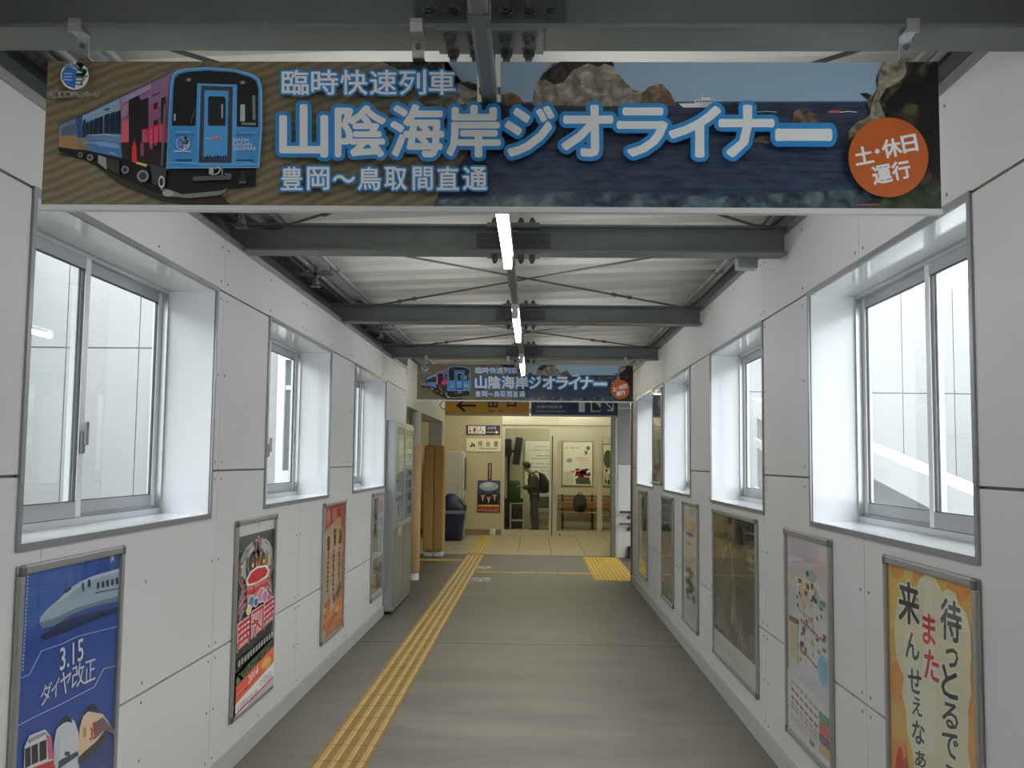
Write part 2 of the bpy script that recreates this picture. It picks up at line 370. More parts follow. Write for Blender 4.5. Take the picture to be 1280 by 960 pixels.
# tiled wall on the far side of the stairs
M_WT = mat('stair_wall_panel', (0.34, 0.36, 0.32), 0.45, noise=0.03, nscale=2)
M_WTJ = mat('stair_wall_joint', (0.78, 0.78, 0.74), 0.5)
M_WTL = mat('stair_wall_lower', (0.70, 0.70, 0.66), 0.45, noise=0.03, nscale=2)  # lower panels made paler, carrying daylight from the stairs in their colour
tw = MB(); tw.box(1.40, 2.75, 17.14, 17.3, 0, 3.0, M_WTJ)
for c0 in range(2):
    xa, xb = 1.435+c0*0.56, 1.435+c0*0.56+0.545
    for (za, zb, mm) in ((0.0, 1.56, M_WTL), (1.59, 2.56, M_WT), (2.585, 3.0, M_WT)): tw.box(xa, xb, 17.128, 17.14, za, zb, mm)
tag(tw.build('wall_stair'), kind='structure')
tw = MB(); tw.box(1.40, 2.4, 17.3, 17.35, 0, 3.0, M_BEIGE); tw.box(2.3, 2.4, 17.35, 24.6, 0, 3.0, M_BEIGE); tag(tw.build('wall_hall_right'), kind='structure')
M_POST = mat('hall_post_metal', (0.30, 0.30, 0.28), 0.3, 0.6)
pt = MB(); pt.rbox(1.315, 1.40, 17.14, 17.34, 0, 3.0, M_POST, 0.01); tag(pt.build('pillar_metal'), kind='structure')
# stairs down to the right
M_STAIR = mat('stair_concrete', (0.42, 0.41, 0.38), 0.7)
sw = MB(); sw.box(2.75, 2.85, 13.7, 17.4, -1, 0.9, M_WTL); sw.box(2.75, 2.85, 13.7, 17.4, 2.7, 3.0, M_WTL); tag(sw.build('wall_stair_end'), kind='structure')
sw = MB(); sw.box(XR+0.226, 2.85, 13.62, 13.75, -1, 3.1, M_WTL); tag(sw.build('wall_stair_near'), kind='structure')
# waiting room shell
M_WAIT = mat('waiting_room_wall', (0.62, 0.60, 0.47), 0.6)
wr = MB(); wr.box(-2.0, 2.3, 24.45, 24.6, 0, 2.8, M_WAIT); wr.box(-2.0, -1.9, 22.15, 24.45, 0, 2.8, M_WAIT); tag(wr.build('wall_waiting_room'), kind='structure')
# ================================================================== OUTSIDE
M_OUTW = mat('outside_wall_panel', (0.35, 0.355, 0.355), 0.7)
M_OUTJ = mat('outside_panel_joint', (0.22, 0.225, 0.235), 0.8)
M_OUTG = mat('outside_grey', (0.30, 0.32, 0.33), 0.7, noise=0.15, nscale=1.5)
M_OUTWH = mat('outside_coping_white', (0.80, 0.81, 0.82), 0.6)
M_GROUND = mat('outside_ground', (0.62, 0.62, 0.61), 0.9)
g = MB(); g.box(-40, 40, -20, 60, -4.6, -4.5, M_GROUND); tag(g.build('ground'), kind='structure')
def front_facade(mb, Y, x0, x1, z0, z1, xj, zj):
    """panel facade facing back down the passage"""
    mb.box(x0, x1, Y+0.02, Y+0.12, z0, z1, M_OUTJ)
    xs = [x0]+sorted(v for v in xj if x0 < v < x1)+[x1]; zs = [z0]+zj+[z1]
    for i in range(len(xs)-1):
        for k in range(len(zs)-1): mb.box(xs[i]+0.007, xs[i+1]-0.007, Y, Y+0.02, zs[k]+0.009, zs[k+1]-0.009, M_OUTW)
mb = MB(); front_facade(mb, 11.86, -12.0, -1.88, -4.5, 6.0, [-4.86-0.9*k for k in range(-3, 9)], [-1.0, 0.98, 2.96])
tag(mb.build('wall_outside_left'), kind='structure')
mb = MB(); front_facade(mb, 17.42, 2.86, 13.0, -4.5, 4.78, [6.45+0.9*k for k in range(-4, 8)], [-1.0, 0.95, 2.90])
tag(mb.build('wall_outside_right'), kind='structure')
mb = MB(); mb.box(-6.6, -6.3, -9.0, 11.8, -4.5, 4.4, M_OUTG)  # unseen mass added to cut the daylight entering the left windows
tag(mb.build('unseen_light_block_left'), kind='structure')
mb = MB(); mb.box(9.4, 9.7, -9.0, 17.4, -4.5, 3.7, M_OUTG); tag(mb.build('unseen_light_block_right'), kind='structure')  # matching unseen mass added to dim the right facade and reveals
# window of the hall building, in a white projecting frame
M_NGL = mat('neighbour_glass', (0.10, 0.12, 0.125), 0.35)
nw = struct('window_10', (-3.3, 11.84, 1.3))
a, b = onY(352, 440, 11.8), onY(353.5, 588, 11.8)
xg, zt_, zb_ = b.x, onY(355, 450, 11.8).z, b.z
mb = MB()
for (p, q, r, s_) in ((xg-0.085, xg, zb_-0.16, zt_+0.12), (xg+0.62, xg+0.75, zb_-0.16, zt_+0.12), (xg, xg+0.62, zt_, zt_+0.12), (xg, xg+0.62, zb_-0.16, zb_)): mb.box(p, q, 11.76, 11.86, r, s_, M_OUTWH)
mb.box(xg, xg+0.62, 11.80, 11.83, zt_-0.36, zt_-0.31, M_OUTWH); mb.build('frame', nw)
mb = MB(); mb.box(xg, xg+0.62, 11.83, 11.855, zb_, zt_, M_NGL); mb.build('glass', nw)
t = thing('outside_rail', (-4.4, 11.0, 1.1), 'grey double rail outside the middle left window', 'railing', kind='thing')
for zz in (1.22, 1.30):
    mb = MB(); mb.cyl((-3.55, 11.4, zz), (-2.3, 11.4, zz), 0.015, M_OUTG, 8); mb.build('rail', t)
mb = MB()
for xx in (-3.52, -2.9, -2.33): mb = MB(); mb.cyl((xx, 11.4, -4.5), (xx, 11.4, 1.31), 0.018, M_OUTG, 8); mb.build('post', t)
# covered stair outside on the right: sloping parapets
t = thing('stair_parapet', (3.0, 6.9, -4.5), 'sloping grey stair parapet with white coping seen through the right-hand windows', 'parapet')
def slope_strip(mb, X0, X1, zlo, zhi, m, y0=1.5, y1=13.5):
    za, zb = 1.452+0.162*(y0-6.86), 1.452+0.162*(y1-6.86)
    mb.prism([(X0, y0, za+zlo), (X0, y1, zb+zlo), (X0, y1, zb+zhi), (X0, y0, za+zhi)], (X1-X0, 0, 0), m)
for nm, X0, X1, a, b, m in (('coping', 2.96, 3.16, -0.24, 0.0, M_OUTWH), ('side_wall', 3.02, 3.12, -5.2, -0.24, M_OUTG), ('rail', 2.97, 3.02, -0.64, -0.54, M_OUTWH), ('string_course', 2.98, 3.02, -1.42, -1.20, M_OUTWH)):
    mb = MB(); slope_strip(mb, X0, X1, a, b, m); mb.build(nm, t)

# ================================================================== ROOF STEEL
BEAM_Y = [2.540, 5.272, 7.990, 10.755]
BW, BH, BZ = 0.148, 0.15, 2.75
def beam(yc, label):
    t = thing('roof_beam', (0, yc, BZ), label, 'beam', 'roof beams across the passage', 'thing')
    xa, xb = XL-0.088, XR-0.012
    mb = MB()
    mb.box(xa, xb, yc-BW/2, yc+BW/2, BZ, BZ+0.011, M_STEEL); mb.box(xa, xb, yc-BW/2, yc+BW/2, BZ+BH-0.011, BZ+BH, M_STEEL)
    mb.box(xa, xb, yc-0.004, yc+0.004, BZ+0.011, BZ+BH-0.011, M_STEEL)
    # root fillets of the rolled section
    for sy in (-1, 1):
        for (zz, sz) in ((BZ+0.011, 1), (BZ+BH-0.011, -1)):
            mb.prism([(xa, yc+sy*0.004, zz), (xa, yc+sy*0.016, zz), (xa, yc+sy*0.004, zz+sz*0.012)], (xb-xa, 0, 0), M_STEEL)
    mb.build('h_section', t)
    # bolted splice over the middle of the passage
    cx = -0.13
    p = MB()
    for sy in (-1, 1): p.box(cx-0.20, cx+0.20, yc+sy*0.004, yc+sy*0.013, BZ+0.035, BZ+BH-0.035, M_STEELD)
    p.box(cx-0.142, cx+0.142, yc-BW/2, yc+BW/2, BZ-0.009, BZ, M_STEEL); p.box(cx-0.142, cx+0.142, yc-BW/2, yc+BW/2, BZ+BH, BZ+BH+0.009, M_STEEL)
    for sy in (-1, 1):
        for (zz) in (BZ+0.011, BZ+BH-0.020): p.box(cx-0.142, cx+0.142, yc+sy*0.022, yc+sy*BW/2, zz, zz+0.009, M_STEELD)
    p.build('splice_plate', t)
    b0 = None
    def bolt(p_, n_):
        q = MB(); a = Vector(p_); n_ = Vector(n_)
        q.cyl(a, a+n_*0.004, 0.019, M_STEEL, 14); q.cyl(a+n_*0.004, a+n_*0.018, 0.0165, M_STEELD, 6, smooth=False); q.cyl(a+n_*0.018, a+n_*0.030, 0.010, M_STEELD, 10)
        q.build('bolt', t)
    for dx in (-0.162, -0.102, -0.042, 0.042, 0.102, 0.162):
        bolt((cx+dx, yc-0.013, BZ+0.075), (0, -1, 0))
    for dx in (-0.102, -0.042, 0.042, 0.102):
        for sy in (-1, 1):
            bolt((cx+dx, yc+sy*0.047, BZ-0.009), (0, 0, -1))
        bolt((cx+dx, yc-0.047, BZ+BH+0.009), (0, 0, 1))
    return t
beam(BEAM_Y[0], 'nearest grey steel roof beam, the one the large banner hangs from')
beam(BEAM_Y[1], 'grey steel roof beam seen just below the large banner, behind the first fluorescent light')
beam(BEAM_Y[2], 'third grey steel roof beam from the camera, between the second and third fluorescent lights')
beam(BEAM_Y[3], 'farthest grey steel roof beam, directly above the small far banner')
# long eaves beams above the walls
for (X, zb, ye, lab) in ((XL-0.155, 2.785, 12.1, 'dark steel eaves beam running along above the left wall behind the pipes'), (XR+0.10, 2.905, 13.6, 'dark steel eaves beam running along above the right wall')):
    t = thing('eaves_beam', (X, Y0, zb), lab, 'beam', kind='thing')
    mb = MB(); h = 0.17
    mb.box(X-0.06, X+0.06, Y0, ye, zb, zb+0.009, M_STEELD); mb.box(X-0.06, X+0.06, Y0, ye, zb+h-0.009, zb+h, M_STEELD); mb.box(X-0.004, X+0.004, Y0, ye, zb+0.009, zb+h-0.009, M_STEELD)
    mb.build('h_section', t)
# bracing rods
ROD_Z = 2.862
def rod(a, b, lab, tb=0.34):
    a, b = Vector(a), Vector(b)
    t = thing('brace_rod', a, lab, 'rod', 'crossed bracing rods under the roof', 'thing')
    mb = MB(); mb.cyl(a, b, 0.0075, M_STEELD, 8); mb.build('rod', t)
    d = (b-a).normalized(); c = a.lerp(b, tb); side = d.cross(Vector((0, 0, 1))).normalized()
    q = MB()
    q.cyl(c-d*0.075, c+d*0.075, 0.006, M_STEELD, 6)
    for s in (-1, 1): q.cyl(c-d*0.075+side*s*0.016, c+d*0.075+side*s*0.016, 0.005, M_STEELD, 6)
    for s in (-1, 1): q.cyl(c+d*s*0.075, c+d*s*0.105, 0.015, M_STEELD, 8)
    q.build('turnbuckle', t)
    for p_, dd in ((a, d), (b, -d)):
        g_ = MB(); g_.prism([p_-side*0.03-dd*0.03, p_+side*0.03-dd*0.03, p_+side*0.012+dd*0.10, p_-side*0.012+dd*0.10], (0, 0, 0.006), M_STEELD); g_.build('gusset', t)
bays = [(2.62, 5.19, 'just behind the large banner'), (5.352, 7.91, 'beyond the first light'), (8.07, 10.675, 'before the small far banner')]
for (ya, yb, w) in bays:
    rod((-1.42, yb, ROD_Z), (1.20, ya, ROD_Z), 'thin bracing rod from far left to near right, %s' % w, 0.16)
    rod((1.22, yb, ROD_Z+0.017), (-1.42, ya, ROD_Z+0.017), 'thin bracing rod from far right to near left, %s' % w, 0.22)
# conduits over the beams
def pipe(X, z, r, lab, box=None, m=None):
    m = m or M_PIPE
    t = thing('conduit', (X, Y0, z), lab, 'pipe', 'conduits running along the eaves', 'thing')
    mb = MB()
    if box: mb.box(X-box[0]/2, X+box[0]/2, Y0, 13.5, z-box[1]/2, z+box[1]/2, m)
    else: mb.cyl((X, Y0, z), (X, 13.5, z), r, m, 12)
    mb.build('run', t)
    for yy in (3.9, 6.62, 9.3, 12.0):
        mb = MB()
        if box: mb.box(X-box[0]/2-0.004, X+box[0]/2+0.004, yy, yy+0.05, z-box[1]/2-0.004, z+box[1]/2+0.004, M_STEEL)
        else: mb.cyl((X, yy, z), (X, yy+0.07, z), r+0.005, M_STEEL, 12)
        mb.build('coupling', t)
zt = BZ+BH+0.013
pipe(-1.375, zt+0.011, 0.011, 'thinnest conduit in the left eaves, the one nearest the middle of the roof', m=M_DUCT)
pipe(-1.445, zt+0.020, 0.020, 'pale rectangular cable duct among the pipes in the left eaves', box=(0.06, 0.035), m=M_DUCT)
pipe(-1.535, zt+0.017, 0.017, 'middle round conduit in the left eaves, left of the pale duct', m=M_DUCT)
pipe(-1.600, zt+0.020, 0.020, 'dark round conduit in the left eaves, closest to the left wall', m=M_STEELD)
pipe(1.215, zt+0.012, 0.012, 'thin conduit along the right eaves, nearer the middle of the roof', m=M_PIPE)
pipe(1.265, zt+0.014, 0.014, 'thicker conduit along the right eaves, nearer the right wall', m=M_PIPE)
# drop hangers by the left wall
for k, (yy, xx, lab) in enumerate([(4.86, -1.497, 'pipe hanger in the left eaves just before the second roof beam'), (6.55, -1.497, 'pipe hanger in the left eaves halfway between the second and third roof beams'),
                                    (9.35, -1.497, 'pipe hanger in the left eaves between the third and fourth roof beams')]):
    t = thing('pipe_hanger', (xx, yy, 2.80), lab, 'hanger', 'pipe hangers in the left eaves', 'thing')
    mb = MB(); mb.box(xx-0.011, xx+0.011, yy-0.02, yy+0.02, 2.80, deck_z(xx)+0.03, M_STEEL); mb.build('strap', t)
    mb = MB(); mb.box(xx-0.15, xx+0.12, yy-0.02, yy+0.02, 2.865, 2.885, M_STEEL); mb.box(xx-0.03, xx+0.03, yy-0.03, yy+0.03, 2.79, 2.80, M_STEELD); mb.build('crossbar', t)
    mb = MB(); mb.cyl((xx+0.02, yy-0.02, 2.815), (xx+0.02, yy-0.038, 2.815), 0.012, M_ALU, 6); mb.build('bolt', t)
# junction box on right eaves
t = thing('junction_box', (1.16, 5.45, 2.80), 'small grey box fixed under the right end of the second roof beam', 'box', kind='thing')
mb = MB(); mb.rbox(1.10, 1.21, 5.35, 5.44, 2.70, 2.81, M_DUCT, 0.006); mb.build('housing', t)
mb = MB(); mb.box(1.135, 1.165, 5.30, 5.40, 2.81, 2.835, M_DUCT); mb.build('bracket', t)

# ------------------------------------------------------------------ cable raceway and lamps
DX = -0.130
t = thing('cable_raceway', (DX, Y0, 2.595), 'long grey cable raceway hung under the roof beams, carrying the lights', 'raceway', kind='thing')
mb = MB(); mb.box(DX-0.020, DX+0.020, Y0, 12.75, 2.578, 2.618, M_DUCT); mb.box(DX-0.012, DX+0.012, Y0, 12.75, 2.5745, 2.578, M_PIPE); mb.build('channel', t)
for yy in (0.05, 2.02, 4.66, 5.22, 7.42, 8.12, 10.1, 10.62):
    mb = MB(); mb.box(DX-0.024, DX+0.024, yy, yy+0.06, 2.5735, 2.622, M_PIPE); mb.build('joint_collar', t)
for yb in [-0.2]+BEAM_Y:
    mb = MB(); mb.cyl((DX+0.006, yb+0.03, 2.618), (DX+0.006, yb+0.03, 2.7405), 0.006, M_STEEL, 8); mb.box(DX-0.03, DX+0.03, yb+0.01, yb+0.05, 2.618, 2.624, M_STEEL); mb.build('hanger_rod', t)
M_REFL = mat('lamp_reflector_white', (0.82, 0.82, 0.82), 0.35)
def tube_light(x, ya, zb, lab, axis='Y', L=1.25, cat='light', tm=None):
    t = thing('fluorescent_light', (x, ya, zb), lab, cat, 'fluorescent lights', 'thing')
    def P(u, v, w): return (x+v, ya+u, zb+w) if axis == 'Y' else (x+u, ya+v, zb+w)
    def B(mb, u0, u1, v0, v1, w0, w1, m):
        a, b = P(u0, v0, w0), P(u1, v1, w1); mb.box(a[0], b[0], a[1], b[1], a[2], b[2], m)
    mb = MB()
    sec = [(-0.020, 0.0), (0.020, 0.0), (0.024, -0.012), (0.022, -0.026), (-0.022, -0.026), (-0.024, -0.012)]
    a = [Vector(P(0, v, w)) for v, w in sec]; b = Vector(P(L, 0, 0))-Vector(P(0, 0, 0))
    mb.prism(a, b, M_REFL); mb.build('housing', t)
    for u0, u1 in ((0.0, 0.035), (L-0.035, L)):
        mb = MB(); B(mb, u0, u1, -0.018, 0.018, -0.088, -0.024, M_REFL); mb.build('lamp_holder', t)
    mb = MB(); mb.cyl(P(0.035, 0, -0.066), P(L-0.035, 0, -0.066), 0.018, tm or M_TUBE, 14); mb.build('tube', t)
    return t
for k, lab in ((-1, 'fluorescent light overhead, nearest of all'), (0, 'largest lit fluorescent light hanging just beyond the large banner'), (1, 'second lit fluorescent light along the raceway, between the second and third roof beams'),
               (2, 'third lit fluorescent light, in front of the small far banner'), (3, 'last small lit fluorescent light peeking below the far banner')):
    tube_light(DX, 5.86-2.738+2.738*k, 2.5738, lab)
# lamps of the far hall and the waiting room
for x, y, w in ((-1.9, 18.6, 'near left'), (-0.1, 18.6, 'near right'), (-1.3, 20.8, 'far left'), (0.4, 20.8, 'far right')):
    tube_light(x, y, 2.98, 'fluorescent light on the far hall ceiling, %s of the four' % w, 'X', tm=M_TUBEW)
tube_light(-0.7, 23.2, 2.70, 'left fluorescent light inside the waiting room', 'X', tm=M_TUBER)
tube_light(0.75, 23.2, 2.70, 'right fluorescent light inside the waiting room', 'X', tm=M_TUBER)
# ================================================================== PRINTED MATTER
class Art:
    """flat print: polygons and lettering laid in thin layers on one plane; P(x, y) gives the plane's point for a picture position"""
    def __init__(s, P, N, k=1.5, rough=0.35, coat=0.0): s.P = P; s.N = Vector(N).normalized(); s.mb = MB(); s.lay = 0; s.k = k; s.rough = rough; s.coat = coat
    def m(s, c):
        if not isinstance(c, tuple): return c
        c = tuple(int(v) for v in c); nm = 'ink_%02x%02x%02x_%d' % (*c, int(s.k*100))
        return mat(nm, s2l(*c, s.k), s.rough, coat=s.coat)
    def at(s, p): return Vector(s.P(*p))+s.N*(0.00018*s.lay)
    def up(s): s.lay += 1; return s
    def poly(s, pts, c, up=True):
        if up: s.up()
        s.mb.add([s.at(p) for p in pts], [list(range(len(pts)))], s.m(c)); return s
    def rect(s, x0, y0, x1, y1, c, up=True): return s.poly([(x0, y0), (x1, y0), (x1, y1), (x0, y1)], c, up)
    def ell(s, cx, cy, rx, ry, c, n=28, a0=0, a1=360, up=True):
        full = a1-a0 >= 360
        pts = [(cx+rx*math.cos(math.radians(a0+(a1-a0)*i/(n if full else n-1))), cy+ry*math.sin(math.radians(a0+(a1-a0)*i/(n if full else n-1)))) for i in range(n)]
        return s.poly(pts, c, up)
    def line(s, pts, w, c, up=True, closed=False):
        if up: s.up()
        pts = list(pts)
        for i in range(len(pts)-1):
            (x0, y0), (x1, y1) = pts[i], pts[i+1]; d = math.hypot(x1-x0, y1-y0) or 1
            w0 = w[i] if isinstance(w, (list, tuple)) else w; w1 = w[i+1] if isinstance(w, (list, tuple)) else w
            nx, ny = -(y1-y0)/d, (x1-x0)/d
            s.poly([(x0+nx*w0/2, y0+ny*w0/2), (x1+nx*w1/2, y1+ny*w1/2), (x1-nx*w1/2, y1-ny*w1/2), (x0-nx*w0/2, y0-ny*w0/2)], c, False)
            s.ell(x1, y1, w1/2, w1/2, c, 10, up=False)
        s.ell(pts[0][0], pts[0][1], (w[0] if isinstance(w, (list, tuple)) else w)/2, (w[0] if isinstance(w, (list, tuple)) else w)/2, c, 10, up=False)
        return s
    def text(s, body, quad, c, bold=0.0, up=True, ref=None):
        """lettering stretched over quad = four picture points (top left, top right, bottom right, bottom left)"""
        if up: s.up()
        vs, fs = glyphs(body); r = ref or glyph_box(body); x0, y0, x1, y1 = r
        # heavier strokes: the same outline laid again on rings around itself
        sh = [(0, 0)]
        if bold > 0.004:
            n = 8 if bold < 0.05 else 16; rad = bold
            sh += [(rad*math.cos(2*PI*i/n), rad*math.sin(2*PI*i/n)) for i in range(n)]
            if bold >= 0.05: sh += [(rad*.5*math.cos(2*PI*i/8), rad*.5*math.sin(2*PI*i/8)) for i in range(8)]
        for k, (dx, dy) in enumerate(sh):
            out = []
            for (x, y) in vs:
                u = (x+dx-x0)/((x1-x0) or 1); v = 1-(y+dy-y0)/((y1-y0) or 1)
                a = (quad[0][0]+(quad[1][0]-quad[0][0])*u, quad[0][1]+(quad[1][1]-quad[0][1])*u)
                b = (quad[3][0]+(quad[2][0]-quad[3][0])*u, quad[3][1]+(quad[2][1]-quad[3][1])*u)
                out.append(s.at((a[0]+(b[0]-a[0])*v, a[1]+(b[1]-a[1])*v))+s.N*(k*5e-6))
            s.mb.add(out, fs, s.m(c))
        return s
    def build(s, name, parent): return s.mb.build(name, parent, fix=False)
_gl = {}
def glyphs(body):
    key = body
    if key not in _gl:
        c = bpy.data.curves.new('lettering', 'FONT'); c.body = body; c.resolution_u = 2
        o = bpy.data.objects.new('lettering', c); COL.objects.link(o)
        dg = bpy.context.evaluated_depsgraph_get(); me = o.evaluated_get(dg).to_mesh()
        _gl[key] = ([(v.co.x, v.co.y) for v in me.vertices], [list(p.vertices) for p in me.polygons])
        o.evaluated_get(dg).to_mesh_clear(); bpy.data.objects.remove(o); bpy.data.curves.remove(c)
    return _gl[key]
def glyph_box(body):
    vs, _ = glyphs(body); xs = [v[0] for v in vs]; ys = [v[1] for v in vs]
    return (min(xs), min(ys), max(xs), max(ys))
def q4(x0, y0, x1, y1): return [(x0, y0), (x1, y0), (x1, y1), (x0, y1)]

M_FRAME = mat('poster_frame_silver', (0.42, 0.42, 0.40), 0.35, 0.55)
M_FRAMEC = mat('poster_frame_corner', (0.16, 0.16, 0.16), 0.4, 0.3)
M_FRAMEG = mat('poster_frame_green_tab', (0.10, 0.30, 0.18), 0.5)
M_COVER = glassmat('poster_cover', (0.96, 0.965, 0.96))
def poster_frame(X, ya, yb, z0, z1, label, paint, k, tabs=True, name='poster_frame', bg=(230, 230, 228), cover=True, group='framed posters on the passage walls', pxmap=None):
    """snap frame on the wall at X; ya<yb; paint(art, R) draws with R(u, v): u left to right and v top to bottom, both 0..1, as the passer-by sees it"""
    s = 1 if X < 0 else -1                        # direction into the corridor
    t = thing(name, (X, (ya+yb)/2, z0), label, 'poster', group, 'thing')
    w, d = 0.030, 0.020
    mb = MB()
    for (a, b, c, e) in ((ya, yb, z1-w, z1), (ya, yb, z0, z0+w), (ya, ya+w, z0+w, z1-w), (yb-w, yb, z0+w, z1-w)):
        mb.rbox(X+s*0.0005, X+s*d, a, b, c, e, M_FRAME, 0.006)
    mb.build('frame', t)
    for (yy, zz) in ((ya, z1), (yb, z1), (ya, z0), (yb, z0)):
        y_ = yy if yy == ya else yy-0.036; z_ = zz if zz == z0 else zz-0.036
        q = MB(); q.rbox(X+s*0.004, X+s*(d+0.002), y_-0.001, y_+0.037, z_-0.001, z_+0.037, M_FRAMEC, 0.010); q.build('corner', t)
    i = 0.024
    mb = MB(); mb.box(X+s*0.001, X+s*0.005, ya+i, yb-i, z0+i, z1-i, M_FRAMEC); mb.build('backing', t)
    pa, pb, pz0, pz1 = ya+w, yb-w, z0+w, z1-w
    def P(u, v): return Vector((X+s*0.0056, pa+(pb-pa)*(u if s > 0 else 1-u), pz1+(pz0-pz1)*v))
    a = Art(P, (s, 0, 0), k)
    a.rect(0, 0, 1, 1, bg)
    if pxmap:                                     # print laid out on the wall plane as measured from the photograph
        px0, py0, sc = pxmap
        def P2(x, y):
            p = onX(px0+x*sc, py0+y*sc, X+s*0.0056); return Vector((p.x, min(max(p.y, pa), pb), min(max(p.z, pz0), pz1)))
        a.P = P2
    paint(a, None); a.build('poster', t)
    if cover:
        cv = MB(); cv.box(X+s*0.0135, X+s*0.0150, pa+0.0005, pb-0.0005, pz0+0.0005, pz1-0.0005, M_COVER); cv.build('clear_cover', t)
    return t
rnd = random.Random(11)
def smalltext(a, x0, y0, x1, y1, n, c, fill=0.75, dens=14):
    """lines of print too small to read in the photograph: short ink dashes"""
    a.up(); h = (y1-y0)/n
    for i in range(n):
        x = x0
        while x < x1:
            w = (x1-x0)/dens*rnd.uniform(0.5, 1.3)
            if rnd.random() < 0.85: a.rect(x, y0+h*i, min(x+w*fill, x1), y0+h*(i+0.55), c, False)
            x += w
def vsmalltext(a, x0, y0, x1, y1, n, c, dens=12):
    a.up(); w = (x1-x0)/n
    for i in range(n):
        y = y0
        while y < y1:
            h = (y1-y0)/dens*rnd.uniform(0.5, 1.3)
            if rnd.random() < 0.85: a.rect(x0+w*i, y, x0+w*(i+0.6), min(y+h*0.75, y1), c, False)
            y += h
KL, KR = 1.35, 1.45
# ---- left wall 1: blue timetable-change poster
def paint_blue(a, _):
    a.rect(-200, -200, 900, 1600, (40, 76, 156)); a.poly([(60, 60), (300, 40), (260, 260), (60, 420)], (50, 90, 170)); a.poly([(300, 60), (360, 50), (350, 190), (285, 200)], (62, 100, 174)); a.poly([(380, 40), (430, 30), (400, 140), (370, 150)], (58, 96, 172))
    a.line([(100, 182), (270, 165), (300, 160)], 2, (30, 56, 122)); a.line([(85, 480), (220, 385), (560, 260)], 4, (30, 56, 122))
    a.poly([(170, 400), (240, 345), (340, 305), (560, 250), (560, 275), (430, 318), (350, 350), (190, 415)], (24, 42, 88))
    a.poly([(166, 335), (172, 312), (200, 280), (250, 238), (300, 188), (345, 160), (400, 136), (560, 92), (560, 228), (400, 268), (300, 306), (230, 352), (178, 362)], (160, 176, 190))
    a.poly([(166, 335), (230, 318), (330, 272), (560, 205), (560, 228), (400, 268), (300, 306), (230, 352), (178, 362)], (108, 126, 146))
    a.poly([(200, 280), (250, 238), (300, 188), (345, 160), (400, 136), (560, 92), (560, 104), (400, 152), (345, 180), (285, 225)], (186, 200, 212))
    a.poly([(268, 205), (298, 182), (306, 190), (284, 210)], (34, 42, 60)); a.line([(262, 212), (250, 232)], 2, (120, 136, 156))
    a.poly([(348, 168), (356, 164), (360, 198), (351, 202)], (60, 72, 94)); a.poly([(372, 154), (384, 150), (387, 182), (375, 186)], (50, 60, 82))
    for i in range(5): x = 412+20*i; a.poly([(x, 166-5*i), (x+11, 163-5*i), (x+12, 190-5*i), (x+1, 194-5*i)], (40, 50, 72))
    a.poly([(405, 208), (560, 172), (560, 176), (405, 213)], (40, 66, 130)); a.line([(296, 292), (420, 255)], 1.5, (140, 156, 174))
    a.text('JR', [(468, 56), (487, 52), (487, 76), (468, 80)], (220, 228, 238), .02)
    a.up()
    for i in range(26):
        y = 135+16*i; x = 114-.055*(y-135); a.rect(x-3, y, x+3, y+10, (176, 194, 222), False)
    a.line([(60, 585), (120, 560), (172, 458), (262, 428), (330, 395), (560, 330)], 3.2, (186, 202, 228)); a.line([(60, 785), (140, 742), (250, 690), (400, 612), (440, 535), (560, 490)], 3.2, (186, 202, 228))
    a.text('3.15', [(252, 448), (352, 402), (352, 495), (252, 545)], (228, 234, 244), .008)
    for ch, q in (('ダ', [(170, 605), (218, 588), (214, 668), (166, 700)]), ('イ', [(216, 585), (250, 570), (246, 648), (212, 668)]), ('ヤ', [(252, 555), (300, 535), (298, 630), (250, 652)]), ('改', [(303, 525), (356, 500), (354, 600), (300, 625)]), ('正', [(358, 505), (404, 490), (402, 578), (354, 602)])): a.text(ch, q, (226, 232, 242), .004)
    # three trains side by side
    a.poly([(95, 960), (97, 870), (118, 822), (186, 795), (212, 828), (222, 900), (222, 1300), (90, 1300)], (214, 214, 218)); a.poly([(190, 815), (214, 830), (222, 920), (200, 925)], (206, 96, 130))
    for (x0, y0, x1, y1) in ((98, 872, 122, 955), (126, 858, 154, 940), (160, 842, 190, 926)): a.poly([(x0, y0+8), (x1, y0-4), (x1+2, y1-6), (x0+1, y1+8)], (46, 50, 58))
    a.poly([(90, 975), (222, 925), (222, 1010), (90, 1060)], (194, 54, 66)); a.poly([(110, 838), (180, 806), (196, 812), (112, 856)], (150, 150, 158))
    a.poly([(222, 860), (232, 800), (262, 758), (286, 742), (312, 760), (328, 810), (332, 880), (330, 1300), (222, 1300)], (206, 210, 218)); a.poly([(246, 782), (258, 752), (276, 733), (296, 748), (302, 768), (284, 762), (262, 768)], (32, 38, 54)); a.poly([(222, 950), (250, 925), (330, 885), (330, 905), (250, 960), (222, 985)], (70, 78, 96)); a.rect(268, 890, 290, 908, (38, 46, 64)); a.poly([(225, 880), (240, 820), (246, 830), (240, 960), (226, 960)], (180, 186, 198))
    a.poly([(325, 890), (332, 790), (346, 740), (368, 718), (430, 728), (560, 748), (560, 760), (440, 800), (400, 850), (352, 890), (328, 915)], (214, 186, 152)); a.poly([(362, 718), (372, 692), (392, 686), (410, 700), (412, 716), (384, 712)], (26, 32, 46)); a.poly([(392, 770), (430, 742), (560, 746), (560, 758), (436, 800), (396, 838)], (116, 84, 90)); a.text('35', [(378, 790), (400, 780), (400, 832), (376, 842)], (168, 50, 56), .03); a.poly([(344, 790), (360, 782), (362, 822), (346, 830)], (176, 146, 84)); a.poly([(388, 766), (402, 760), (402, 776), (388, 782)], (170, 52, 58))
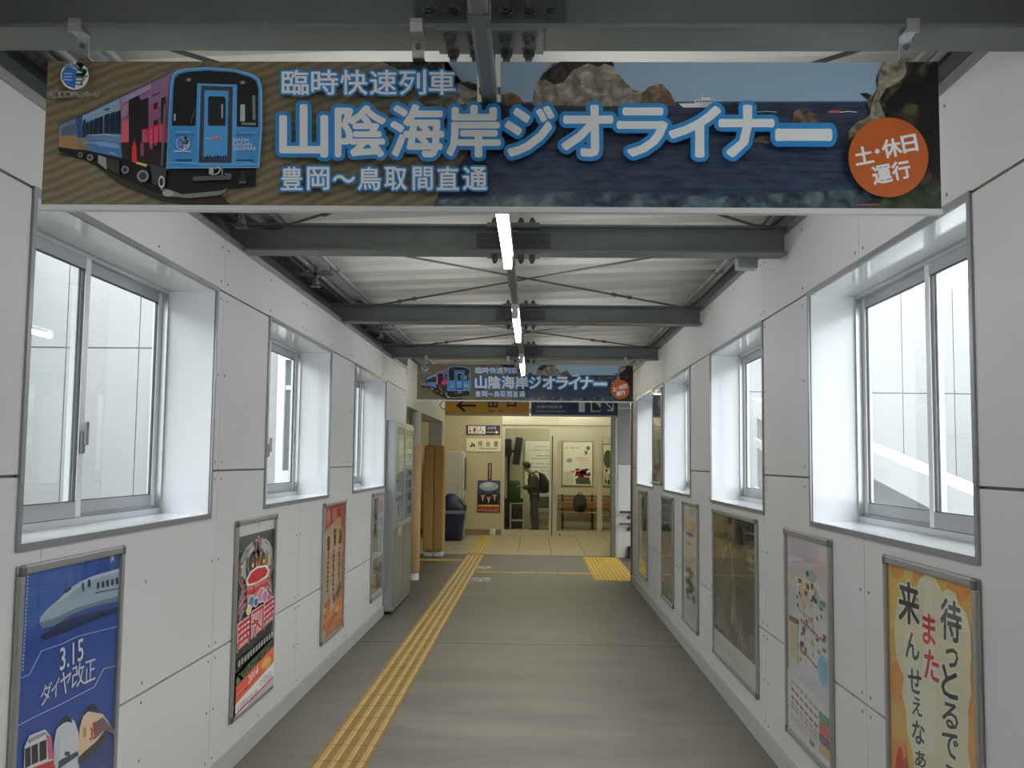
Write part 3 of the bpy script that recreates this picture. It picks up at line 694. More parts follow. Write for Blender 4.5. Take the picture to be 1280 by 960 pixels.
    a.poly([(325, 915), (352, 890), (400, 850), (446, 806), (450, 830), (400, 890), (345, 938), (325, 945)], (58, 56, 62)); a.poly([(330, 945), (400, 890), (452, 832), (560, 800), (560, 1300), (330, 1300)], (34, 58, 120))
poster_frame(XL, 3.035, 3.815, 0.235, 1.290, 'blue framed poster announcing a timetable change with a white bullet train, lowest left', paint_blue, KL, pxmap=(0, 680, 160/549))
# ---- left wall 2: crab poster
def paint_crab(a, _):
    RED, WH = (205, 58, 66), (226, 226, 228)
    a.rect(0, 0, 1, 1, (30, 30, 36)); a.rect(0, 0, 1, .060, (222, 222, 230))
    def blob(pts, c=RED, o=WH, w=.040):
        a.line(pts, w*.62+.016, o); a.line(pts, w*.62, c)
    # claws, legs and shell of the big painted crab
    a.ell(.52, .235, .40, .105, (206, 206, 210)); a.ell(.52, .225, .24, .075, (52, 50, 58)); a.ell(.52, .395, .40, .085, (200, 96, 104)); a.ell(.52, .40, .30, .05, (206, 196, 196)); a.ell(.5, .415, .24, .035, (196, 70, 84)); a.up(); [a.ell(.24+.07*i, .43+.012*(i % 3), .045, .018, ((98, 120, 176), (206, 188, 96), (206, 120, 156), (110, 160, 130))[i % 4], 12, up=False) for i in range(9)]
    for sx in (-1, 1):
        cx = .52
        blob([(cx+sx*.14, .13), (cx+sx*.30, .155), (cx+sx*.40, .20), (cx+sx*.38, .25)], WH, WH, .06)
        blob([(cx+sx*.40, .245), (cx+sx*.44, .28), (cx+sx*.36, .325)], RED); blob([(cx+sx*.26, .20), (cx+sx*.27, .25), (cx+sx*.22, .285)], (86, 98, 150) if sx < 0 else (206, 190, 80), WH, .085)
        for i, (dy, l) in enumerate(((.34, .40), (.375, .43), (.415, .44), (.455, .40))):
            blob([(cx+sx*.18, dy), (cx+sx*.32, dy+.005), (cx+sx*l, dy+.045)], RED if i % 2 == 0 else (196, 92, 120), WH, .03)
    blob([(.52, .13), (.53, .16), (.53, .225)], RED, WH, .15)
    for sx in (-1, 1): blob([(.53+sx*.08, .115), (.53+sx*.07, .17)], RED, WH, .05); blob([(.53+sx*.17, .12), (.53+sx*.27, .145), (.53+sx*.36, .195)], (150, 168, 190), WH, .03)
    for sx in (-1, 1): a.ell(.53+sx*.15, .235, .05, .028, (40, 40, 46)); a.ell(.53+sx*.15, .235, .025, .014, WH)
    for x in (.46, .53, .60): a.line([(x, .11), (x+.002, .15)], .018, WH)
    a.poly([(.20, .31), (.30, .265), (.50, .25), (.75, .262), (.86, .30), (.80, .335), (.5, .352), (.25, .345)], WH); a.poly([(.25, .308), (.34, .275), (.50, .262), (.72, .272), (.80, .30), (.74, .325), (.5, .338), (.29, .332)], (196, 44, 46))
    for i, c in enumerate(((206, 120, 110), (200, 60, 66), (190, 150, 110), (196, 70, 96))): a.line([(.24, .352+.024*i), (.42, .360+.026*i), (.60, .355+.026*i), (.80, .350+.024*i)], .026, c)
    for (x, y, r, c) in ((.36, .435, .07, (98, 120, 160)), (.62, .425, .09, (206, 130, 160)), (.48, .45, .05, (70, 90, 150)), (.30, .475, .05, (214, 200, 110)), (.72, .44, .07, (196, 120, 150))): a.ell(x, y, r+.018, (r+.018)*.42, WH); a.ell(x, y, r, r*.42, c)
    # red brush lettering of the event, drawn as outlined strokes
    for i, x0 in enumerate((.03, .36, .68)):
        yb = .535-.022*i; w = .28
        strokes = [[(x0+.02, yb), (x0+w*.5, yb-.006), (x0+w, yb-.012)], [(x0, yb+.030), (x0+w*.5, yb+.022), (x0+w*1.05, yb+.018)], [(x0+.02, yb+.062), (x0+w*.5, yb+.054), (x0+w, yb+.048)],
                   [(x0, yb+.094), (x0+w*.5, yb+.086), (x0+w*.95, yb+.080)], [(x0+w*.25, yb-.01), (x0+w*.22, yb+.06), (x0+w*.05, yb+.125)], [(x0+w*.72, yb-.02), (x0+w*.75, yb+.05), (x0+w, yb+.115)], [(x0+w*.5, yb-.02), (x0+w*.48, yb+.10)]]
        if i == 1: strokes = [[(x0+.02, yb-.01), (x0+w, yb-.018)], [(x0+w*.9, yb-.018), (x0+w*.6, yb+.05), (x0+w*.1, yb+.12)], [(x0+w*.2, yb+.03), (x0+w*.95, yb+.10)], [(x0, yb+.05), (x0+w*.5, yb+.045)], [(x0+w*.3, yb+.08), (x0+w*.45, yb+.125)]]
        a.poly([(x0-.02, yb-.02), (x0+w*1.05, yb-.03), (x0+w*1.08, yb+.11), (x0-.01, yb+.13)], (206, 150, 156))
        for st in strokes: a.line(st, .030, WH)
        for st in strokes: a.line(st, .019, RED)
    a.up()
    for i in range(13): x = .04+.072*i; y = .725-.045*i/13-.01; a.rect(x, y, x+.045, y+.032, (150, 152, 150), False)
    a.poly([(0, .80), (.3, .765), (.7, .735), (1, .715), (1, .80), (.6, .825), (.2, .855), (0, .86)], (44, 62, 44)); a.up()
    for i in range(60): x, y = rnd.uniform(.02, .94), rnd.uniform(0, .06); a.ell(x, .795-.06*x+y, .035, .008, rnd.choice([(66, 96, 62), (84, 116, 72), (40, 66, 40), (104, 130, 90)]), 8, up=False)
    a.poly([(0, .845), (1, .765), (1, .885), (0, .955)], (222, 96, 74)); a.poly([(0, .845), (.5, .805), (.5, .85), (0, .885)], (214, 76, 72)); a.ell(.78, .835, .14, .03, (226, 176, 84))
    a.text('2014', [(.30, .835), (.55, .815), (.55, .862), (.30, .882)], (240, 226, 220), .02); a.up()
    for i in range(5): a.poly([(.05, .905+.0*i), (.95, .835), (.95, .838), (.05, .908)], (240, 200, 190), False)
    a.poly([(0, .935), (1, .862), (1, 1), (0, 1)], (220, 220, 222)); smalltext(a, .05, .945, .55, .985, 4, (120, 120, 140)); smalltext(a, .62, .905, .95, .945, 4, (130, 130, 140))
    a.poly([(0, .985), (1, .945), (1, .955), (0, .995)], (196, 50, 80)); a.poly([(.3, .985), (1, .956), (1, 1), (.3, 1)], (176, 178, 184))
poster_frame(XL, 5.258, 6.072, 0.235, 1.295, 'black framed poster with a big red and white painted crab, second on the left wall', paint_crab, KL)
# ---- left wall 3: red and cream calligraphy
def brush(a, x, y, w, h, c, n=6, seed=0):
    r = random.Random(seed)
    for i in range(n):
        yy = y+h*(i+.2)/n; a.line([(x+w*r.uniform(.0, .35), yy), (x+w*r.uniform(.4, .6), yy-h*.03), (x+w*r.uniform(.7, 1), yy+h*r.uniform(-.02, .05))], [.5*w/n, w/n*1.1, .4*w/n], c, up=(i == 0))
    a.line([(x+w*.5, y), (x+w*r.uniform(.4, .55), y+h*.5), (x+w*r.uniform(.3, .7), y+h)], [w/n, w/n*1.2, w/n*.4], c, False)
def paint_red(a, _):
    a.rect(0, 0, 1, 1, (206, 172, 140)); a.poly([(0, 0), (1, 0), (1, .20), (.86, .10), (.55, .12), (.25, .16), (0, .20)], (196, 40, 40)); a.poly([(.80, 0), (1, 0), (1, .72), (.90, .6), (.86, .3)], (208, 108, 84)); a.poly([(0, .1), (.10, .3), (.06, .6), (0, .75)], (206, 130, 104))
    for i in range(3): a.line([(.12, .055+.03*i), (.35, .045+.03*i), (.62, .04+.03*i)], .035, (220, 130, 130))
    for (x, y, h, n, sd) in ((.16, .245, .10, 5, 1), (.15, .36, .32, 9, 2), (.45, .20, .13, 6, 3), (.42, .36, .34, 9, 4), (.72, .225, .10, 5, 5), (.70, .36, .26, 9, 6)): brush(a, x, y, .16, h, (62, 44, 40), n, sd)
    a.poly([(0, .80), (.2, .72), (.5, .70), (.8, .70), (1, .66), (1, 1), (0, 1)], (214, 118, 62))
    for i in range(22): x, y = rnd.uniform(.05, .9), rnd.uniform(.74, .98); a.ell(x, y, rnd.uniform(.05, .14), rnd.uniform(.02, .05), rnd.choice([(222, 140, 74), (196, 82, 44), (230, 186, 130), (176, 62, 40), (204, 104, 58)]), 12, up=(i % 6 == 0))
    a.poly([(.62, .72), (.86, .62), (.92, .68), (.75, .76)], (78, 92, 62)); a.poly([(.36, .62), (.44, .61), (.50, .80), (.40, .84)], (206, 206, 200))
poster_frame(XL, 7.440, 8.292, 0.235, 1.298, 'red and cream framed poster with brush calligraphy, third on the left wall', paint_red, KL)
# ---- left wall 4: photographs
def paint_photos(a, _):
    a.rect(0, 0, 1, 1, (214, 214, 214)); a.rect(.06, .02, .50, .56, (120, 118, 112)); a.rect(.06, .62, .95, .96, (140, 132, 122))
    for i in range(40): x, y = rnd.uniform(.08, .42), rnd.uniform(.03, .5); a.ell(x, y, .06, .022, rnd.choice([(70, 68, 66), (160, 158, 150), (190, 188, 180), (96, 92, 84)]), 9, up=(i == 0))
    for i in range(46): x, y = rnd.uniform(.08, .85), rnd.uniform(.64, .94); a.ell(x, y, .08, .02, rnd.choice([(84, 74, 66), (176, 168, 158), (190, 140, 90), (60, 58, 58)]), 9, up=(i == 0))
    a.ell(.72, .12, .16, .07, (206, 160, 170)); vsmalltext(a, .58, .24, .92, .58, 3, (120, 116, 120))
poster_frame(XL, 9.665, 10.480, 0.235, 1.298, 'framed poster with grey photographs beside the silver notice board on the left wall', paint_photos, KL)
# ---- right wall 1: orange welcome poster with vertical brush writing
def paint_orange(a, _):
    OR, YE, CR = (214, 142, 74), (216, 176, 92), (218, 204, 172)
    a.rect(-200, -200, 900, 1600, YE)
    for (x, y, rx, ry, c) in ((110, 110, 32, 38, OR), (165, 130, 30, 28, (218, 186, 108)), (200, 135, 26, 34, OR), (300, 140, 40, 32, (214, 170, 84)), (375, 200, 60, 48, OR), (440, 260, 40, 60, (218, 158, 86)), (105, 300, 26, 70, (222, 186, 108)), (95, 420, 22, 60, (216, 168, 88)), (110, 590, 34, 95, OR), (120, 760, 38, 80, (216, 170, 90)), (435, 640, 30, 120, OR), (430, 850, 40, 110, (216, 152, 80)), (110, 900, 44, 70, OR), (140, 1050, 60, 90, (214, 160, 80)), (420, 1100, 50, 100, OR)): a.ell(x, y, rx, ry, c)
    a.poly([(100, 400), (104, 300), (125, 215), (150, 180), (190, 200), (205, 150), (235, 126), (268, 130), (288, 170), (305, 205), (330, 192), (362, 212), (378, 262), (412, 300), (428, 380), (432, 470), (426, 560), (432, 640), (416, 720), (420, 800), (415, 880), (428, 960), (410, 1060), (380, 1150), (240, 1180), (170, 1120), (150, 1020), (185, 950), (175, 880), (152, 800), (150, 720), (132, 640), (140, 570), (112, 500)], CR)
    a.poly([(232, 160), (262, 160), (270, 380), (280, 620), (275, 900), (225, 900), (215, 620), (225, 380)], (224, 214, 190)); a.poly([(140, 400), (170, 360), (210, 500), (230, 900), (190, 900), (150, 600)], (224, 214, 190))
    DK, RD, WHT = (58, 52, 52), (206, 48, 70), (226, 218, 200)
    L_ = [('来', [(118, 152), (206, 182), (208, 352), (120, 330)], DK, .022), ('ん', [(148, 372), (206, 392), (208, 505), (150, 482)], DK, .020), ('せ', [(160, 528), (216, 548), (216, 648), (160, 630)], DK, .020), ('え', [(178, 652), (220, 666), (220, 742), (178, 728)], DK, .018), ('な', [(178, 752), (230, 770), (230, 866), (178, 850)], DK, .020), ('ぁ', [(190, 882), (236, 898), (236, 965), (190, 950)], DK, .020),
          ('ま', [(222, 292), (276, 312), (276, 442), (222, 420)], RD, .022), ('た', [(230, 448), (292, 472), (292, 596), (230, 572)], RD, .022),
          ('待', [(300, 228), (388, 258), (388, 428), (300, 402)], (74, 70, 72), .022), ('っ', [(322, 440), (374, 458), (374, 540), (322, 520)], DK, .020), ('と', [(304, 515), (372, 540), (372, 672), (304, 645)], DK, .022), ('る', [(308, 672), (374, 696), (374, 802), (308, 780)], DK, .020), ('で', [(306, 800), (374, 824), (374, 930), (306, 908)], DK, .020), ('ぇ', [(310, 940), (370, 962), (370, 1050), (310, 1030)], DK, .020)]
    for i, (ch, q, c, b_) in enumerate(L_): a.text(ch, q, WHT, b_+.055, up=(i == 0))
    for i, (ch, q, c, b_) in enumerate(L_): a.text(ch, q, c, b_, up=(i == 0))
    a.text('き', [(190, 228), (206, 234), (206, 256), (190, 250)], DK); a.text('JR', [(412, 196), (430, 203), (430, 222), (412, 215)], (176, 120, 76), .02)
    a.poly([(100, 1100), (104, 960), (112, 900), (124, 868), (134, 890), (138, 930), (150, 912), (158, 950), (168, 1000), (180, 1100)], (196, 52, 40)); a.poly([(120, 1100), (126, 930), (138, 960), (146, 1100)], (176, 36, 32))
poster_frame(XR, 3.030, 3.827, 0.235, 1.292, 'orange framed poster with large vertical brush writing, lowest right', paint_orange, KR, pxmap=(1090, 680, 160/549))
# ---- right wall 2: lavender town map
def paint_map(a, _):
    a.rect(0, 0, 1, 1, (206, 198, 208)); a.ell(.42, .07, .30, .045, (198, 186, 200)); a.ell(.80, .10, .16, .05, (216, 190, 192))
    a.poly([(.22, .30), (.30, .20), (.52, .16), (.72, .17), (.86, .24), (.88, .40), (.92, .55), (.80, .66), (.45, .67), (.25, .60), (.20, .45)], (222, 216, 216))
    a.poly([(.30, .24), (.52, .20), (.56, .30), (.40, .36), (.28, .32)], (224, 196, 168)); a.poly([(.62, .20), (.72, .22), (.86, .29), (.78, .31), (.66, .28)], (166, 190, 172)); a.ell(.60, .17, .13, .028, (176, 194, 180)); a.ell(.13, .20, .06, .03, (222, 190, 170))
    for pts in ([(.42, .32), (.44, .62)], [(.66, .25), (.62, .45), (.66, .64)], [(.34, .42), (.88, .45)], [(.40, .56), (.85, .60)], [(.28, .36), (.60, .38)], [(.52, .2), (.56, .36)]): a.line(pts, .012, (188, 182, 192))
    cs = [(110, 104, 104), (150, 96, 84), (96, 112, 100), (176, 150, 110), (90, 88, 104), (196, 180, 130), (130, 120, 110)]
    a.up()
    for i in range(44): x, y = rnd.uniform(.24, .86), rnd.uniform(.19, .62); w, h = rnd.uniform(.03, .08), rnd.uniform(.012, .026); a.rect(x, y, x+w, y+h, rnd.choice(cs), False)
    for i in range(8): x = .35+.06*i; a.line([(x, .405+.005*i), (x+.03, .407+.005*i)], .012, (190, 84, 84), up=(i == 0))
    for i in range(7): x = .38+.06*i; a.line([(x, .555+.006*i), (x+.03, .557+.006*i)], .012, (190, 84, 84), up=(i == 0))
    a.ell(.52, .165, .04, .014, (98, 128, 104)); a.ell(.86, .275, .06, .014, (110, 146, 126)); a.ell(.34, .215, .05, .012, (98, 96, 98))
    a.rect(.05, .415, .27, .645, (214, 206, 172)); a.rect(.05, .415, .27, .445, (120, 112, 92)); smalltext(a, .07, .455, .25, .63, 12, (172, 164, 134))
    a.ell(.86, .58, .13, .07, (140, 190, 220)); smalltext(a, .77, .54, .95, .62, 6, (104, 158, 196))
    a.poly([(0, .70), (1, .74), (1, 1), (0, 1)], (216, 212, 220))
    for y, c in ((.745, (150, 170, 160)), (.785, (196, 110, 110)), (.825, (110, 104, 126)), (.855, (206, 160, 140)), (.875, (206, 160, 140))):
        for i in range(6): a.line([(.10+.11*i, y+.006*i), (.17+.11*i, y+.004+.006*i)], .014, c, up=(i == 0))
    for i, c in enumerate(((96, 140, 104), (206, 86, 84), (110, 92, 134), (222, 170, 106))): a.rect(.76, .775+.048*i, .98, .820+.048*i, c); smalltext(a, .79, .783+.048*i, .95, .815+.048*i, 3, tuple(min(255, v+40) for v in c))
    smalltext(a, .08, .91, .72, .955, 4, (176, 170, 184)); a.rect(.55, .95, .66, .972, (120, 124, 168))
poster_frame(XR, 4.514, 5.330, 0.235, 1.292, 'pale lavender framed poster with a town map, second on the right wall', paint_map, KR)
# ---- right wall 3: big dark photograph
def photo_mat(name, cols, sc, stretch=(1, 1, 1)):
    m = bpy.data.materials.new(name); m.use_nodes = True; nt = m.node_tree; N = nt.nodes; L = nt.links; b = N['Principled BSDF']; b.inputs['Roughness'].default_value = 0.25
    tc = N.new('ShaderNodeTexCoord'); mp = N.new('ShaderNodeMapping'); mp.inputs['Scale'].default_value = stretch; L.new(tc.outputs['Object'], mp.inputs[0])
    n = N.new('ShaderNodeTexNoise'); n.inputs['Scale'].default_value = sc; n.inputs['Detail'].default_value = 8; n.inputs['Distortion'].default_value = 0.6; L.new(mp.outputs[0], n.inputs['Vector'])
    cr = N.new('ShaderNodeValToRGB'); L.new(n.outputs['Fac'], cr.inputs[0]); el = cr.color_ramp.elements
    while len(el) < len(cols): el.new(0.5)
    for e, (p, c) in zip(el, cols): e.position = p; e.color = (*c, 1)
    L.new(cr.outputs[0], b.inputs['Base Color']); return m
M_PH1 = photo_mat('photo_dark_garden', [(0.30, (0.018, 0.018, 0.014)), (0.45, (0.06, 0.055, 0.035)), (0.58, (0.14, 0.125, 0.075)), (0.75, (0.26, 0.24, 0.20))], 5)
M_PH2 = photo_mat('photo_dry_field', [(0.30, (0.05, 0.05, 0.03)), (0.5, (0.20, 0.17, 0.08)), (0.7, (0.36, 0.32, 0.18))], 9)
M_PH3 = photo_mat('photo_path', [(0.3, (0.07, 0.065, 0.06)), (0.5, (0.16, 0.15, 0.14)), (0.7, (0.26, 0.25, 0.24))], 6)
def paint_dark(a, _):
    a.rect(0, 0, 1, 1, M_PH1); a.poly([(0, .04), (.30, .03), (.36, .22), (.22, .34), (0, .36)], M_PH2)
    a.poly([(.05, .62), (.30, .55), (.42, .66), (.55, .62), (.72, .72), (1, .66), (1, .90), (0, .80)], M_PH3)
    a.poly([(.40, .18), (.50, .16), (.56, .5), (.53, .72), (.44, .74), (.42, .45)], M_PH2); a.ell(.63, .13, .11, .10, (30, 28, 26)); a.ell(.63, .12, .06, .03, (62, 58, 52))
    for i in range(5): a.line([(.80, .07+.055*i), (1, .06+.055*i)], .014, (110, 106, 92), up=(i == 0))
    a.line([(.48, .22), (.50, .45), (.47, .7)], .010, (160, 152, 130)); a.line([(0, .40), (.4, .42), (1, .44)], .010, (66, 56, 40))
    a.poly([(0, .845), (1, .845), (1, 1), (0, 1)], (200, 198, 194)); smalltext(a, .04, .90, .7, .96, 3, (168, 166, 162))
poster_frame(XR, 6.000, 7.466, 0.235, 1.298, 'widest framed poster, with a dark glossy garden photograph, third on the right wall', paint_dark, KR)
# ---- right wall 4..6
def paint_white(a, _):
    a.rect(0, 0, 1, 1, (206, 206, 206)); a.rect(.2, .13, .85, .22, (214, 160, 116)); a.ell(.45, .16, .2, .04, (226, 196, 160)); a.rect(.2, .235, .65, .26, (84, 104, 150)); a.rect(.2, .32, .6, .335, (96, 96, 120)); smalltext(a, .2, .36, .8, .48, 6, (176, 172, 172)); a.ell(.4, .52, .22, .045, (206, 176, 140))
    for i in range(40): x, y = rnd.uniform(.15, .75), rnd.uniform(.55, .80); a.ell(x, y, .09, .025, rnd.choice([(120, 136, 150), (110, 134, 110), (170, 172, 150), (96, 110, 100), (196, 190, 180)]), 10, up=(i == 0))
    smalltext(a, .2, .86, .85, .95, 5, (180, 180, 184))
poster_frame(XR, 8.155, 8.990, 0.235, 1.295, 'pale framed poster with small orange and blue pictures, fourth on the right wall', paint_white, KR)
def paint_sky(dark):
    def f(a, _):
        a.rect(0, 0, 1, 1, M_PH3); a.poly([(0, 0), (1, 0), (1, .34), (.5, .30), (0, .36)], (140, 152, 162)); a.ell(.5, .12, .4, .08, (156, 166, 174))
        a.poly([(0, .30), (.5, .25), (1, .30), (1, .42), (0, .42)], (70, 82, 66)); a.rect(0, .42, 1, .62, M_PH2)
        if dark: a.rect(.0, .0, .35, 1, (190, 190, 186)); a.poly([(.40, .02), (.98, .02), (.98, .42), (.40, .42)], (40, 48, 50)); a.poly([(.55, .05), (.85, .04), (.75, .30), (.60, .3)], (120, 130, 136))
        else: a.line([(.8, .42), (.9, .7), (.7, .98)], .05, (130, 122, 100))
        smalltext(a, .45, .92, .95, .97, 3, (150, 148, 140))
    return f
poster_frame(XR, 9.600, 10.450, 0.235, 1.297, 'framed landscape poster with a pale sky, fifth on the right wall', paint_sky(False), KR)
poster_frame(XR, 11.800, 12.735, 0.235, 1.290, 'framed poster with a dark picture strip, last on the right wall by the corner', paint_sky(True), KR)
def paint_tall(a, _):
    a.rect(0, 0, 1, 1, (150, 148, 146)); a.rect(.06, .03, .94, .30, (128, 122, 128)); a.rect(.06, .68, .94, .97, (140, 128, 118)); a.ell(.5, .38, .28, .04, (206, 196, 130)); smalltext(a, .12, .45, .9, .64, 7, (128, 126, 124))
poster_frame(XR, 10.440, 11.240, 1.392, 2.430, 'upright framed poster at window height between the two farthest right windows', paint_tall, KR)
# ================================================================== BANNERS
BY = 2.540
KB = 2.0
def bm_sand():
    m = bpy.data.materials.new('banner_sand_dune'); m.use_nodes = True; nt = m.node_tree; N = nt.nodes; L = nt.links; b = N['Principled BSDF']; b.inputs['Roughness'].default_value = 0.35
    tc = N.new('ShaderNodeTexCoord'); mp = N.new('ShaderNodeMapping'); mp.inputs['Rotation'].default_value = (0, math.radians(22), 0); L.new(tc.outputs['Object'], mp.inputs[0])
    w = N.new('ShaderNodeTexWave'); w.wave_type = 'BANDS'; w.bands_direction = 'Z'; w.inputs['Scale'].default_value = 13; w.inputs['Distortion'].default_value = 4; w.inputs['Detail'].default_value = 3; w.inputs['Detail Scale'].default_value = 0.9; L.new(mp.outputs[0], w.inputs['Vector'])
    cr = N.new('ShaderNodeValToRGB'); e = cr.color_ramp.elements; e[0].color = (*s2l(88, 79, 60, KB), 1); e[1].color = (*s2l(108, 98, 76, KB), 1); L.new(w.outputs['Fac'], cr.inputs[0]); L.new(cr.outputs[0], b.inputs['Base Color']); return m
def bm_sea():
    m = bpy.data.materials.new('banner_sea'); m.use_nodes = True; nt = m.node_tree; N = nt.nodes; L = nt.links; b = N['Principled BSDF']; b.inputs['Roughness'].default_value = 0.35
    tc = N.new('ShaderNodeTexCoord'); mp = N.new('ShaderNodeMapping'); mp.inputs['Scale'].default_value = (10, 1, 60); L.new(tc.outputs['Object'], mp.inputs[0])
    n = N.new('ShaderNodeTexNoise'); n.inputs['Scale'].default_value = 1.4; n.inputs['Detail'].default_value = 5; L.new(mp.outputs[0], n.inputs['Vector'])
    cr = N.new('ShaderNodeValToRGB'); e = cr.color_ramp.elements; e[0].position = .3; e[0].color = (*s2l(14, 22, 36, KB), 1); e[1].position = .72; e[1].color = (*s2l(46, 60, 82, KB), 1); L.new(n.outputs['Fac'], cr.inputs[0])
    L.new(cr.outputs[0], b.inputs['Base Color']); return m
def bm_rock(name, lo, hi, sc=40):
    return photo_mat(name, [(0.32, s2l(*lo, KB)), (0.52, s2l(*[(a+b)/2 for a, b in zip(lo, hi)], KB)), (0.70, s2l(*hi, KB))], sc)
M_SAND, M_SEA = bm_sand(), bm_sea()
M_ROCK = bm_rock('banner_rock_pale', (74, 66, 56), (150, 142, 128), 34); M_ROCKD = bm_rock('banner_rock_dark', (12, 11, 9), (84, 76, 58), 26); M_WOOD = bm_rock('banner_trees', (12, 16, 10), (44, 46, 30), 50); M_ROCKB = bm_rock('banner_rock_brown', (60, 46, 36), (120, 100, 82), 40); M_SHALLOW = bm_rock('banner_shallows', (24, 34, 46), (84, 100, 104), 22); M_GREENW = bm_rock('banner_green_water', (22, 28, 20), (66, 72, 48), 22)
def make_banner(label):
    c0 = onY(615, 168, BY)
    t = thing('hanging_banner', (c0.x, BY, onY(615, 262, BY).z), label, 'banner', 'railway banners hung across the passage', 'thing')
    tl, tr, br, bl = onY(59, 76, BY), onY(1170, 79, BY), onY(1177, 262, BY), onY(53, 258, BY)
    x0, x1 = (tl.x+bl.x)/2, (tr.x+br.x)/2; z1, z0 = (tl.z+tr.z)/2, (bl.z+br.z)/2
    nx0, nx1, nz = onY(596, 100, BY).x, onY(626, 100, BY).x, 2.567      # slot cut for the raceway
    mb = MB()
    mb.prism([(x0, BY, z0), (x1, BY, z0), (x1, BY, z1), (nx1, BY, z1), (nx1, BY, nz), (nx0, BY, nz), (nx0, BY, z1), (x0, BY, z1)], (0, 0.012, 0), M_WHITE); mb.build('board', t)
    mb = MB(); mb.box(x0-0.003, x1+0.003, BY-0.008, BY+0.016, z0-0.012, z0+0.002, M_WHITE); mb.build('bottom_trim', t)
    Xa, Xb, Za, Zb = x0, x1, z1, z0
    def P(x, y):
        p = onY(x, y, BY); return Vector((min(max(p.x, Xa), Xb), BY-0.0006, max(min(p.z, Za), Zb+0.002)))
    a = Art(P, (0, -1, 0), KB)
    L_, T_, R_, B_ = 40, 60, 1190, 262
    ns = (597, 626, 128)
    # left: dunes; right: sky, sea; the raceway slot is left out of every layer
    a.poly([(L_, T_), (560, T_), (575, 100), (590, 128), (610, 150), (640, 185), (640, 215), (640, 275), (L_, 275)], M_SAND)
    a.lay = 1; a.poly([(556, T_), (597, T_), (597, 128), (556, 128)], (120, 140, 158), False); a.poly([(626, T_), (1112, T_), (1112, 128), (626, 128)], (120, 140, 158), False); a.poly([(597, 128), (626, 128), (626, 129.5), (597, 129.5)], (120, 140, 158), False)
    a.lay = 2; a.poly([(590, 127.8), (1200, 126.5), (1200, 275), (540, 275), (552, 235), (570, 210), (590, 185), (600, 160)], M_SEA, False)
    a.lay = 3; a.poly([(545, 250), (700, 240), (900, 246), (1090, 236), (1100, 275), (540, 275)], M_SHALLOW, False)
    a.up(); a.poly([(600, 127.8), (1090, 126.8), (1090, 128.6), (600, 129.6)], (50, 66, 96), False)
    # trees and cliff at the join
    a.poly([(478, T_), (556, T_), (552, 82), (556, 90), (545, 98), (530, 96), (520, 90), (500, 88)], M_WOOD)
    a.poly([(556, 118), (566, 106), (580, 102), (590, 108), (596, 112), (596, 128), (585, 134), (560, 132), (545, 130)], M_ROCK); a.poly([(574, 104), (585, 102), (596, 106), (596, 114), (588, 112)], M_WOOD); a.poly([(480, 135), (520, 128), (560, 131), (598, 130), (592, 142), (540, 148)], M_ROCKB)
    a.poly([(627, 131), (627, 119), (640, 116), (650, 121), (655, 131)], M_ROCKB)
    # pine island
    a.poly([(666, 132), (667, 116), (676, 94), (690, 80), (700, T_), (760, T_), (772, 92), (790, 112), (805, 116), (815, 108), (828, 106), (838, 116), (845, 131), (800, 134)], M_ROCK)
    a.poly([(800, 133), (803, 116), (812, 108), (826, 105), (836, 114), (845, 132)], M_ROCKB)
    a.poly([(674, 101), (680, 92), (690, 84), (702, T_), (766, T_), (768, 84), (756, 80), (748, 84), (735, 80), (716, 88), (704, 104), (692, 106), (682, 100)], M_WOOD)
    a.line([(716, 96), (724, 112), (730, 122)], .8, (90, 82, 70)); a.line([(752, 88), (758, 104), (772, 124)], .8, (96, 88, 76)); a.line([(700, 110), (704, 122)], .8, (96, 88, 76))
    # sightseeing boat
    a.poly([(848, 130), (854, 135), (897, 135), (899, 130.5), (862, 129.5)], (186, 190, 192)); a.rect(868, 125, 894, 130, (170, 176, 180)); a.rect(876, 122.5, 888, 125, (190, 194, 196)); a.up(); [a.rect(870+4*i, 126.3, 872.5+4*i, 128.3, (60, 70, 84), False) for i in range(6)]; a.line([(878, 122), (878, 117)], .7, (170, 176, 180))
    # rocks, wake, red boat
    a.poly([(985, 164), (990, 150), (992, 140), (1003, 135), (1010, 140), (1018, 143), (1024, 152), (1032, 164)], M_ROCKB); a.poly([(940, 178), (946, 172), (958, 170), (964, 176), (960, 180)], M_ROCKB)
    a.poly([(1034, 140), (1040, 138.5), (1050, 139), (1051, 142), (1036, 142)], (150, 80, 60)); a.line([(1050, 141), (1060, 140), (1070, 141)], 1.1, (190, 198, 204)); a.line([(944, 141), (958, 140), (970, 141)], .9, (150, 160, 172)); a.line([(980, 166), (1010, 167), (1040, 165)], 1.0, (140, 150, 162))
    # dark cliff at the right edge
    a.poly([(1104, T_), (1098, 90), (1094, 100), (1096, 112), (1088, 124), (1082, 128), (1086, 138), (1084, 146), (1070, 154), (1060, 164), (1056, 178), (1090, 180), (1200, 262), (1200, T_)], M_ROCKD)
    a.poly([(1104, T_), (1098, 92), (1096, 112), (1090, 128), (1086, 146), (1070, 154), (1060, 165), (1060, 175), (1085, 160), (1092, 150), (1100, 152), (1110, 158), (1102, 138), (1098, 126), (1106, 112), (1124, 104), (1132, 92), (1130, T_)], M_ROCK)
    a.poly([(1122, 112), (1134, 98), (1150, 88), (1165, T_), (1200, T_), (1200, 235), (1150, 200), (1148, 165), (1130, 150), (1108, 142), (1104, 128)], (14, 13, 11)); a.poly([(1118, 146), (1134, 128), (1146, 132), (1148, 150), (1136, 158), (1126, 154)], M_ROCKD); a.ell(1152, 88, 8, 9, M_ROCKD)
